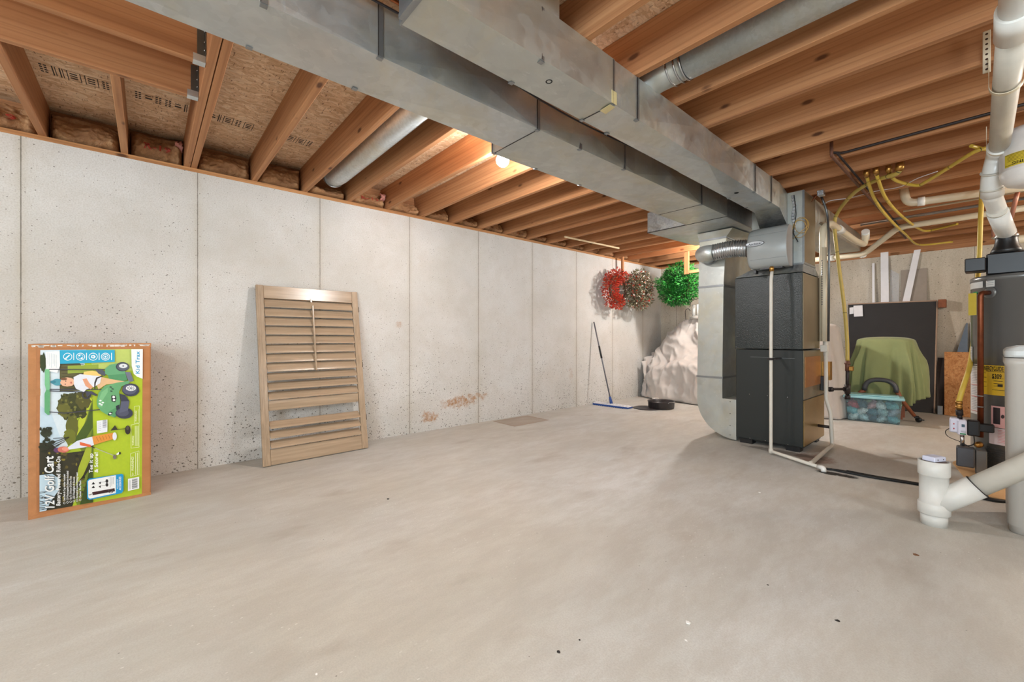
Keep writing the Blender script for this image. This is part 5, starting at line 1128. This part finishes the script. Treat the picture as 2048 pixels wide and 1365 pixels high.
m = gb(); m.cbox(.034, .10, -.02, .06, -.065, .05, .008); m.cbox(.09, .17, .0, .05, -.03, .03, .006); m.build('control_mount', M['black'], wh)
m = gb(); m.tube([V((.0, .0, .05)), V((-.002, .0, .085))], .014, 14); m.tube([V((-.002, 0, .078)), V((-.004, 0, .12))], .02, 8); m.build('pipe_nipple', M['iron'], wh)
m = gb(); m.tube([V((-.004, 0, .118)), V((-.006, 0, .175))], .018, 8); m.tube([V((-.005, 0, .13)), V((-.005, 0, .145))], .022, 6); m.tube([V((-.005, 0, .16)), V((-.006, 0, .185))], .022, 6); m.build('flare_fitting', M['brass'], wh)
m = gb(); m.tube([V((.01, .0, -.06)), V((.012, .0, -.15))], .012, 12); m.build('thermopile_tube', M['chrome'], wh)
m = gb(); m.tube(catmull([V((-.05, -.02, -.02)), V((-.075, -.03, -.05)), V((-.06, -.02, -.09)), V((-.0, 0, -.12)), V((.05, 0, -.15))]), .0025, 6); m.tube(catmull([V((.07, -.01, -.06)), V((.07, -.02, -.12)), V((.03, -.02, -.14)), V((.0, 0, -.12))]), .004, 6); m.build('control_wire', M['rubber'], wh)
gb().lathe([(0, 0), (.022, .004), (.022, .03), (.014, .035), (.014, .06), (0, .06)], (.10, .02, -.125), (-.3, -1, 0), 18).build('drain_valve', M['brass'], wh)
m = gb(); m.cbox(-.02, .075, -.03, .06, -.30, -.155, .008); m.build('burner_cover', plain('dark_grey_cover', (84, 86, 92), .4, .3), wh)
m = gb(); m.cbox(.076, .135, -.01, .12, -.34, -.165, .006); m.build('burner_door', M['tank'], wh)
g0 = GM @ V((-.006, 0, .18)); ly = thing('gas_hose', 'yellow gas hose curving up from the water heater control and along the ceiling', 'gas hose', tuple(g0))
MB().tube(catmull([g0, wp(1926, 775, 4.62), wp(1938, 738, 4.75), wp(1946, 690, 5.05), wp(1950, 620, 5.25), wp(1958, 520, 5.28), wp(1961, 440, 5.28), wp(1964, 385, 5.3), PZ(1966, 372, 2.35)], 10), .016, 14).build('jacket', M['yellow'], ly)
# board under the heater
pts = [PZ(1905, 925, .012), PZ(1948, 905, .012), V((.45, 5.3, .012)), V((.6, 4.0, .012)), PZ(2030, 1005, .012), PZ(1958, 988, .012)]
m = MB(); m.prism([(p.x, p.y) for p in pts], 2, .001, .013); tag(m.build('base_board', plain('pale_plywood', (206, 166, 118), .6, 0, .1, 6), loc=(.1, 4.6, 0)), 'thin orange-tan plywood board on the floor under the water heater', 'board')
m = MB(); m.cbox(HC.x - .22, HC.x + .22, HC.y - .2, HC.y + .2, .014, ZB, .003); m.build('heater_feet', M['black'], wh)
# ------------------------------------------------------------------ vent pipe from heater
vp = thing('vent_pipe', 'large white plastic vent pipe under the joists dropping to the water heater', 'pipe', (.04, 3.5, 2.2))
E_ = lambda u, v, y: PY(u, v, y)
pA = V((.118, -2.9, 2.225)); pB = V((.030, 4.02, 2.225))
MB().tube([V((.056, 2.45, 2.225)), V((.045, 3.0, 2.225)), pB], .0455, 32).build('horizontal_pipe', M['pvcold'], vp)
MB().tube([V((.119, -2.9, 2.225)), V((.058, 2.40, 2.225))], .046, 32).build('near_pipe', M['pvc'], vp)
MB().tube([V((.0575, 2.36, 2.225)), V((.056, 2.56, 2.225))], .054, 32).build('coupling', M['pvc'], vp)
e1 = E_(1985, 352, 4.16); e2 = E_(1984, 392, 4.24); e3 = E_(1995, 425, 4.42); e4 = E_(2010, 462, 4.72); e5 = E_(2012.5, 480, 4.80); e6 = V((VT.x, VT.y, 1.80))
MB().tube(fillet([pB - V((0, .04, 0)), V((.028, 4.15, 2.225)), e1, e2], .07), .055, 32).build('upper_elbow', M['pvc'], vp)
MB().tube(fillet([e2 + (e1 - e2) * .2, e2, e4, e5 + V((0, 0, .06)), e5], .08), .047, 32).build('offset_pipe', M['pvc'], vp)
MB().tube(fillet([e3, e3 + (e4 - e3) * .8, e5 + V((0, 0, .05)), e5 - V((0, 0, .02))], .06), .053, 32).build('lower_elbow', M['pvc'], vp)
MB().tube([e5, e6 - V((0, 0, .02))], .0455, 32).build('riser', M['pvc'], vp)
d_ = (e1 - e2).normalized(); d3 = (e4 - e3).normalized()
for a_, b_, r3 in ((e1 + d_ * .03, e1 + d_ * .022, .0565), (e2 + (e1 - e2) * .45, e2 + (e1 - e2) * .35, .0565), (e3 - d3 * .02, e3 - d3 * .03, .050), (e5 - V((0, 0, .012)), e5 - V((0, 0, .02)), .0545)): MB().tube([a_, b_], r3, 32).build('joint_ring', M['pvcold'], vp)
for y, zt_ in ((3.02, 2.62), (4.0, 2.40)):
    t_ = MB(); cx = .044 if y < 3.5 else .031; pts = []
    for k in range(20): a = PI + PI * k / 19 ; pts.append(V((cx + .056 * math.cos(a), y, 2.225 + .056 * math.sin(a))))
    pts = [V((cx - .056, y, 2.365 if y > 3.5 else 2.36))] + pts + [V((cx + .056, y, 2.28))]
    vs = []; 
    for p in pts: vs += [p + V((0, -.014, 0)), p + V((0, .014, 0))]
    t_.add(vs, [[2 * k, 2 * k + 2, 2 * k + 3, 2 * k + 1] for k in range(len(pts) - 1)]); o = t_.build('pipe_hanger', M['pvccream'], solid=.003, loc=(cx, y, 2.17))
    tag(o, 'cream plastic J-hook hanger round the vent pipe, ' + ('nearer one' if y < 3.5 else 'farther one'), 'pipe hanger', 'vent pipe hangers')
o = MB(); o.cbox(-.030, -.004, 3.02, 3.03, 2.30, 2.50, .002); m_ = o.build('perforated_strap', M['pvccream'], loc=(-.02, 3.02, 2.3)); tag(m_, 'upright cream strap with a row of holes beside the vent pipe', 'strap')
k_ = MB()
for i in range(8): k_.add([V((-.017 + .005 * math.cos(a), 3.0195, 2.315 + .024 * i + .005 * math.sin(a))) for a in [2 * PI * j / 10 for j in range(10)]], [list(range(10))])
k_.build('hole', ink((60, 40, 32)), m_)
# ------------------------------------------------------------------ expansion tank
et = thing('expansion_tank', 'white round-bottomed tank with a yellow warning band at the upper right edge', 'tank', (.20, 3.9, 1.96))
EC = PY(2048, 330, 4.05); ET = V((EC.x + .035, 4.05, 0)); zt0 = PY(2030, 371, 3.95).z; ER = .135
MB().lathe([(0, zt0 - .0), (.06, zt0 + .004), (.105, zt0 + .022), (ER - .008, zt0 + .05), (ER, zt0 + .08), (ER, zt0 + .095), (ER + .003, zt0 + .10), (ER, zt0 + .105), (ER, 2.27), (ER - .03, 2.31), (.03, 2.33), (0, 2.33)], ET, (0, 0, 1), 48).build('shell', plain('white_tank', (222, 216, 210), .35), et)
m = MB(); m.use(ink((206, 180, 54))); zb0, zb1 = zt0 + .118, zt0 + .195
def tb(a, z, off=.0015): a = math.radians(a); return ET + V(((ER + off) * math.cos(a), (ER + off) * math.sin(a), z))
m.smooth = True; m.grid(lambda a, b: tb(lerp(215, 330, a), lerp(zb0, zb1, b)), 20, 1); m.smooth = False
m.use(ink((40, 36, 20)))
for z in (zb0 + .008, zb1 - .006): m.grid(lambda a, b: tb(lerp(216, 329, a), z + .0025 * b, .0022), 20, 1)
text_on(m, 'WARNING', lambda x, y: tb(290 - x, zb0 + .024 - y * 1, .0025), 58, .014)
for k in range(5): m.grid(lambda a, b, k=k: tb(lerp(222, 320, a), zb0 + .032 + k * .008 + .002 * b, .0022), 20, 1)
m.build('warning_band', None, et)
# ------------------------------------------------------------------ brine tank / softener
so = thing('water_softener', 'tall beige plastic water softener cabinet with a pale lid at the right edge', 'water softener', (.25, 3.6, 0))
def rr2(x0, x1, y0, y1, r, n=8):
    o = []
    for (cx, cy, a0) in ((x1 - r, y1 - r, 0), (x0 + r, y1 - r, 90), (x0 + r, y0 + r, 180), (x1 - r, y0 + r, 270)):
        for k in range(n + 1): a = math.radians(a0 + 90 * k / n); o.append((cx + r * math.cos(a), cy + r * math.sin(a)))
    return o
def loft(m, secs, smooth=True):
    n = len(secs[0]); vs = [p for s_ in secs for p in s_]; m.smooth = smooth
    m.add(vs, [[i * n + k, i * n + (k + 1) % n, (i + 1) * n + (k + 1) % n, (i + 1) * n + k] for i in range(len(secs) - 1) for k in range(n)]); m.smooth = False
    m.add(secs[0], [list(range(n))[::-1]]); m.add(secs[-1], [list(range(n))])
m = MB(); S3 = lambda x0, x1, y0, y1, r, z: [V((x, y, z)) for x, y in rr2(x0, x1, y0, y1, r)]
sx0, sx1, sy0, sy1 = .048, .42, 3.43, 3.86
loft(m, [S3(sx0 + .012, sx1 - .01, sy0 + .01, sy1, .05, .002), S3(sx0 + .012, sx1 - .01, sy0 + .01, sy1, .05, .035), S3(sx0 + .004, sx1, sy0, sy1, .045, .045), S3(sx0, sx1, sy0, sy1, .045, .88), S3(sx0 - .006, sx1, sy0 - .006, sy1, .045, .892), S3(sx0 - .006, sx1, sy0 - .006, sy1, .045, .925)]); m.build('cabinet', M['beige'], so)
m = MB(); loft(m, [S3(sx0 - .004, sx1, sy0 - .004, sy1, .04, .930), S3(sx0 - .006, sx1, sy0 - .008, sy1, .04, .94), S3(sx0 - .006, sx1, sy0 - .008, sy1, .04, .962), [V((x, y, z + .028 * min(1, (x - sx0) / .1))) for x, y, z in S3(sx0 + .004, sx1 - .01, sy0 + .01, sy1 - .01, .04, .975)]], False); m.build('lid', M['lid'], so)
# ------------------------------------------------------------------ floor drain standpipe
sd = thing('drain_standpipe', 'short thick white plastic standpipe with an angled branch, rising from the floor at right', 'pipe', (-.21, 3.29, 0))
PCc = V((-.212, 3.285, 0))
MB().lathe([(.056, 0), (.056, .075), (0, .075)], PCc, (0, 0, 1), 40).build('floor_pipe', M['pvcdull'], sd)
MB().lathe([(.063, .060), (.067, .064), (.067, .118), (.063, .124), (.060, .125), (.060, .270), (.063, .272), (.066, .276), (.066, .352), (.060, .354), (.060, .350), (.054, .346), (0, .346)], PCc, (0, 0, 1), 48).build('wye_body', M['pvcdull'], sd)
MB().lathe([(0, .3465), (.053, .3465), (.055, .349), (.050, .350), (0, .3495)], PCc, (0, 0, 1), 32).build('cap', plain('brown_plug', (112, 92, 84), .5), sd)
ad_ = V((.85, .10, .753)).normalized(); s0 = PCc + V((0, 0, .105))
MB().tube([s0 + ad_ * .01, s0 + ad_ * .10, s0 + ad_ * .215], .058, 40, radii=[.056, .058, .0585]).build('branch_hub', M['pvcdull'], sd)
MB().tube([s0 + ad_ * .205, s0 + ad_ * 2.6], .0515, 40).build('branch_pipe', M['pvcold'], sd)
MB().tube([s0 + ad_ * .213, s0 + ad_ * .217], .0592, 40).build('branch_rim', M['iron'], sd)
la = thing('leak_alarm', 'small white plastic alarm box resting on top of the white standpipe', 'alarm', (-.212, 3.285, .351))
mm = Matrix.Translation(PCc + V((0, 0, .3515))) @ Matrix.Rotation(math.radians(62), 4, 'Z')
m = MB(); m.M = mm; m.cbox(-.042, .042, -.030, .030, 0, .026, .003); m.build('case', plain('pale_blue_white', (206, 208, 226), .4), la)
m = MB(); m.M = mm; m.lathe([(0, 0), (.003, .001), (.003, .002), (0, .002)], (.02, -.0301, .013), (0, -1, 0), 8); m.lathe([(0, 0), (.003, .001), (.003, .002), (0, .002)], (-.02, -.0301, .013), (0, -1, 0), 8); m.build('button', M['iron'], la)
# ------------------------------------------------------------------ pipes under the joists at right
def pipe(name, label, pts, r, mat, cat='pipe', rad=.05, couplings=(), cm=None, cap=True, seg=20, cr=1.2):
    t = thing(name, label, cat, tuple(V(pts[0]))); P_ = fillet(pts, rad, 8)
    MB().tube(P_, r, seg).build('pipe_run', mat, t)
    for (a, b) in couplings: MB().tube([a, b], r * cr, seg).build('coupling', cm or mat, t)
    return t
z = 2.325
pipe('plastic_pipe', 'white plastic drain pipe under the joists, highest one, ending in an elbow', [(-.555, 5.45, 2.46), (-.535, 5.44, 2.31), (3.1, 5.95, 2.25)], .034, M['pvccream'], rad=.07, couplings=[(V((-.46, 5.448, 2.309)), V((-.41, 5.453, 2.308)))], cm=M['pvc'])
pipe('plastic_pipe', 'thin cream plastic pipe running under the joists farther back', [(-.60, 5.86, 2.335), (3.1, 5.84, 2.335)], .010, M['pvccream'])
pipe('metal_conduit', 'grey metal strip running under the joists behind the yellow hoses', [(-1.0, 6.22, 2.345), (3.1, 6.20, 2.345)], .014, M['seam'])
vb = thing('furnace_vent_pipe', 'cream plastic furnace vent pipe rising beside the furnace and running back under the ceiling', 'pipe', (-1.05, 4.9, .9))
q1 = PY(1641, 690, 4.93); 
MB().tube(fillet([V((-1.075, 4.93, 1.0)), V((-1.075, 4.93, 2.10)), PZ(1660, 446, 2.16), PZ(1709, 481, 2.12), PZ(1729, 490, 2.12), PZ(1731, 468, 2.22)], .06), .031, 22).build('return_leg', M['pvccream'], vb)
MB().tube([PZ(1676, 457, 2.15), PZ(1683, 462, 2.145)], .037, 22).build('coupling', M['pvc'], vb)
MB().tube([PZ(1731, 478, 2.18), PZ(1731, 463, 2.245)], .037, 22).build('coupling', M['pvc'], vb)
va = thing('furnace_vent_pipe', 'cream plastic vent pipe that runs low behind the furnace then slants up under the joists', 'pipe', (-1.2, 6.9, 2.1))
w0 = PZ(1640, 512, 2.10); w1 = PZ(1700, 511, 2.10); w2 = PZ(1733, 503, 2.11); w3 = PZ(1797, 455, 2.31); w4 = V((3.1, w3.y - .25, 2.29))
w0 = V((-1.62, 6.86, 2.10)); w1 = V((-1.16, 6.86, 2.10)); 
MB().tube(fillet([w0, PZ(1728, 509, 2.11), w3, w4], .08), .032, 22).build('pipe_run', M['pvccream'], va)
for a, b in ((PZ(1722, 511, 2.105), PZ(1728, 509, 2.11)), (PZ(1662, 517, 2.10), PZ(1667, 516, 2.10))): MB().tube([a, b], .039, 22).build('coupling', M['pvc'], va)
pu = MB(); 
for i in range(14): pu.box(-1.106 + .0, -1.102 + .0, 0, 0, 0, 0) if False else None
MB().tube([V((-1.06, 4.90, 1.0)), V((-1.062, 4.90, 1.9))], .0225, 16).build('riser', M['pvccream'], vb)
m = MB(); q = random.Random(2)
for i in range(20):
    zz2 = 1.35 + i * .022; m.add([V((-1.062 - .0235 * .6 + dx_, 4.90 - .0245 * .85 - .0006, zz2 + dz)) for dx_, dz in ((0, 0), (.008, 0), (.008, .012), (0, .012))], [(0, 1, 2, 3)])
m.build('printed_marks', M['pvcmark'], vb)
bt = thing('branch_duct', 'galvanized branch duct running back under the joists behind the furnace plenum', 'duct', (-1.3, 5.9, 2.15))
m = MB(); duct_panel(m, -1.50, -1.115, 4.83, 6.93, 2.152, DT, .004); m.build('duct_section', mat_galv('pale_galvanized', (200, 198, 190), (.4, .6), 14), bt)
plug(-1.40, 5.9, 2.148, bt)
# iron gas pipes
pipe('iron_gas_pipe', 'long rusty iron gas pipe running straight back under the joists, left of a pair', [(-.757, 3.70, 2.44), (-.757, 3.70, 2.342), (-.745, 7.5, 2.342)], .011, M['rust'], rad=.02)
pipe('iron_gas_pipe', 'long dark iron pipe running straight back under the joists, right of a pair', [(-.727, 3.70, 2.352), (-.715, 7.46, 2.352)], .007, M['iron'], rad=.02)
pipe('black_pipe', 'thin black pipe running along a joist face from the iron pipe elbow to the right', [(-.757, 3.735, 2.372), (-.72, 3.83, 2.385), (3.0, 3.83, 2.395)], .009, M['iron'], rad=.03)
for x in (-.757, ): 
    pass
# yellow gas tubes
def csst(label, pts, r=.0125, mat='yellow', marks=True, fit=0):
    t = thing('gas_hose', label, 'gas hose', tuple(V(pts[0]))); P_ = catmull(pts, 10); MB().tube(P_, r, 14).build('jacket', M[mat], t)
    if fit:
        a = V(pts[0]); b = a + (V(pts[1]) - a).normalized() * .03; MB().tube([a + V((0, 0, .03)), a, b], r * 1.7, 8).build('flare_nut', M['brass'], t)
    if marks:
        m = MB()
        for i in range(8, len(P_) - 6, 14): m.tube([P_[i], P_[i] + (P_[i + 1] - P_[i]).normalized() * .004], r * 1.06, 14)
        if m.v: m.build('printed_ring', M['rubber'], t)
    return t
Z = PZ
csst('yellow gas hose drooping under the joists, left one of two side by side', [Z(1733, 348, 2.36), Z(1737, 366, 2.32), Z(1748, 396, 2.27), Z(1766, 424, 2.25), Z(1790, 450, 2.27), Z(1812, 470, 2.30), Z(1830, 487, 2.30), Z(1850, 490, 2.31), Z(1905, 484, 2.33)], fit=1)
csst('yellow gas hose drooping under the joists, right one of two side by side', [Z(1752, 343, 2.36), Z(1757, 362, 2.31), Z(1770, 394, 2.27), Z(1790, 420, 2.28), Z(1815, 442, 2.30), Z(1838, 458, 2.32), Z(1853, 462, 2.33), Z(1880, 457, 2.335), Z(1915, 448, 2.34)], fit=1)
csst('yellow gas hose sagging from the manifold to the right towards the vent pipe', [Z(1777, 340, 2.36), Z(1786, 357, 2.32), Z(1805, 366, 2.31), Z(1835, 371, 2.30), Z(1850, 365, 2.30), Z(1900, 334, 2.31), Z(1945, 306, 2.32), Z(1975, 296, 2.34), Z(1990, 300, 2.35)], fit=1)
h = csst('yellow gas hose running left from the manifold then straight down beside the furnace', [Z(1800, 334, 2.36), Z(1796, 346, 2.32), Z(1780, 352, 2.32), Z(1755, 360, 2.33), Z(1722, 376, 2.33), Z(1698, 396, 2.32), Z(1676, 425, 2.28), PY(1669, 452, 5.2), PY(1676, 520, 5.2), PY(1688, 610, 5.2), PY(1694, 680, 5.2), PY(1695, 722, 5.2)], .016, 'yellowd', fit=1)
csst('yellow gas hose along the joists behind the vent pipe at the right edge', [Z(1942, 292, 2.35), Z(1962, 297, 2.345), Z(1985, 300, 2.34), Z(2010, 290, 2.345), Z(2046, 268, 2.35)], .011, marks=False)
bp = PY(1695, 722, 5.2); gt = thing('gas_pipe', 'black iron gas pipe with brass valve linking the yellow hose to the furnace', 'pipe', (bp.x, 5.2, .5))
c = bp.copy(); jn = PY(1695, 779, 5.2)
MB().tube([c + V((0, 0, .01)), PY(1695, 794, 5.2)], .0155, 14).build('pipe_run', M['iron'], gt)
m = MB(); m.tube([jn + V((0, 0, .045)), jn - V((0, 0, .045))], .024, 14); m.tube([PY(1695, 795, 5.2) + V((0, 0, .02)), PY(1695, 797, 5.2) - V((0, 0, .01))], .023, 14); m.tube([jn, jn + (V((-1.1, 5.0, jn.z)) - jn) * .12], .024, 14); m.build('tee_fitting', M['iron'], gt)
MB().tube([jn, V((-1.095, 4.99, jn.z + .005))], .013, 14).build('cross_pipe', M['iron'], gt)
mid = jn.lerp(V((-1.095, 4.99, jn.z)), .6); m = MB(); m.tube([mid, mid + (V((-1.095, 4.99, jn.z)) - jn) * .12], .024, 8); m.build('union', M['iron'], gt)
m = MB(); m.tube([c + V((0, 0, .0)), c - V((0, 0, .10))], .020, 8); m.tube([c - V((0, 0, .02)), c - V((0, 0, .035))], .027, 6); m.build('valve_body', M['rust'], gt)
m = MB(); vv = c - V((0, 0, .075)); m.cbox(vv.x + .015, vv.x + .05, vv.y - .03, vv.y - .0, vv.z - .022, vv.z + .022, .005); m.build('valve_handle', M['brass'], gt)
# electrical conduit, white wire, control coil
pipe('metal_conduit', 'thin grey metal conduit dropping from the ceiling along the furnace plenum', [(-1.075, 4.87, 2.39), (-1.045, 4.95, 2.25), (-1.020, 4.90, 1.95), (-1.018, 4.86, 1.0)], .010, plain('conduit_grey', (110, 112, 114), .35, .8), cat='conduit', rad=.1)
o = MB().tube(catmull([Z(1645, 412, 2.36), Z(1660, 402, 2.362), Z(1700, 396, 2.36), Z(1750, 383, 2.36), Z(1800, 374, 2.36), Z(1835, 357, 2.36), Z(1875, 343, 2.36)]), .0035, 8).build('white_cable', M['white'], loc=tuple(Z(1700, 396, 2.36))); tag(o, 'thin white cable stapled under the joists from the plenum to the right', 'cable')
cp = []
for k in range(70):
    a = k / 70 * 2 * PI * 2.6; cp.append(V((-1.13 + .055 * math.cos(a) + .01 * math.sin(a * .37), FY + .012, 2.03 + .075 * math.sin(a) + .02 * math.sin(a * .4))))
cp = [V((-1.19, FY + .012, 1.93))] + cp
o = MB().tube(cp, .0022, 6).build('wire_coil', plain('yellow_wire', (190, 150, 70), .5), loc=(-1.13, FY, 1.95)); tag(o, 'loose coil of thin yellow-brown wire hanging on the plenum above the humidifier', 'wire')
o = MB().tube(catmull([V((-1.18, FY + .012, 2.33)), V((-1.165, FY + .012, 2.15)), V((-1.185, FY + .012, 2.0)), V((-1.15, FY + .012, 1.90))]), .0035, 6).build('black_wire', M['rubber'], loc=(-1.18, FY, 1.9)); tag(o, 'thin black cable running down the plenum front beside the wire coil', 'cable')
cx_ = thing('transformer_box', 'small metal transformer box with wires on the joist beside the plenum top', 'electrical box', (-1.02, 4.84, 2.37))
MB().cbox(-1.04, -.99, 4.56, 4.62, JB - .05, JB - .001, .004).build('case', M['foil'], cx_)
m = MB()
for k in range(4): m.tube(catmull([V((-1.04, 4.59, JB - .02)), V((-1.06 - .01 * k, 4.6, JB - .05 - .01 * k)), V((-1.075, 4.64 + .01 * k, JB - .03 + .008 * k))]), .0025, 6)
m.build('wire', M['copperd'], cx_)
# copper drops at far right
pipe('copper_pipe', 'copper pipe slanting down under the joists right of the vent pipe', [PZ(2037, 378, 2.34), PY(2022, 436, 5.9)], .016, plain('pinkish_copper', (186, 130, 110), .4, .4), rad=.02)
pipe('copper_pipe', 'short copper pipe dropping in front of the far back wall near the vent pipe', [V((PY(1988, 436, 7.05).x, 7.05, JB - .001)), PY(1988, 474, 7.05)], .02, plain('pinkish_copper', (186, 130, 110), .4, .4), rad=.02)
pipe('plastic_pipe', 'ribbed beige flexible pipe at the far right behind the vent pipe', [PY(1990, 470, 7.2), PY(2010, 482, 7.2), PY(2048, 478, 7.2), PY(2075, 474, 7.2)], .045, M['pvccream'], rad=.05)
# ------------------------------------------------------------------ debris on the floor
def chip(u, v, s_, mat, label, name, seed):
    p = PZ(u, v, 0); q = random.Random(seed); pts = [(p.x + s_ * q.uniform(.6, 1.2) * math.cos(2 * PI * k / 7), p.y + s_ * .8 * q.uniform(.6, 1.2) * math.sin(2 * PI * k / 7)) for k in range(7)]
    o = MB().prism(pts, 2, .0003, s_ * .28).build(name, mat, loc=(p.x, p.y, 0)); tag(o, label, 'debris')
cw = plain('plaster_chip', (236, 234, 230), .8); ck = plain('black_crumb', (28, 24, 22), .7)
chip(1376, 1247, .011, cw, 'larger white plaster chip on the floor at lower centre right', 'plaster_chip', 1)
chip(1372, 1282, .005, cw, 'small white plaster chip just below the larger one', 'plaster_chip', 2)
chip(1519, 986, .010, cw, 'small white chip on the shaded floor in front of the furnace', 'plaster_chip', 3)
chip(633, 1350, .005, cw, 'white chip on the floor at the bottom edge left of centre', 'plaster_chip', 4)
chip(1675, 1243, .008, ck, 'oval black crumb on the floor, lower right', 'black_crumb', 5)
chip(1117, 1305, .007, ck, 'black crumb on the floor near the bottom edge at centre', 'black_crumb', 6)
chip(1159, 1281, .005, ck, 'black crumb just above the one at bottom centre', 'black_crumb', 7)
chip(1536, 1171, .005, ck, 'tiny black crumb on the floor at centre right', 'black_crumb', 8)
chip(776, 999, .010, ck, 'black speck on the floor right of the shutter', 'black_crumb', 9)
chip(1832, 1391 - 280, .012, plain('brown_leaf_bit', (120, 84, 58), .8), 'brown shred of debris on the floor below the standpipe', 'brown_shred', 10)
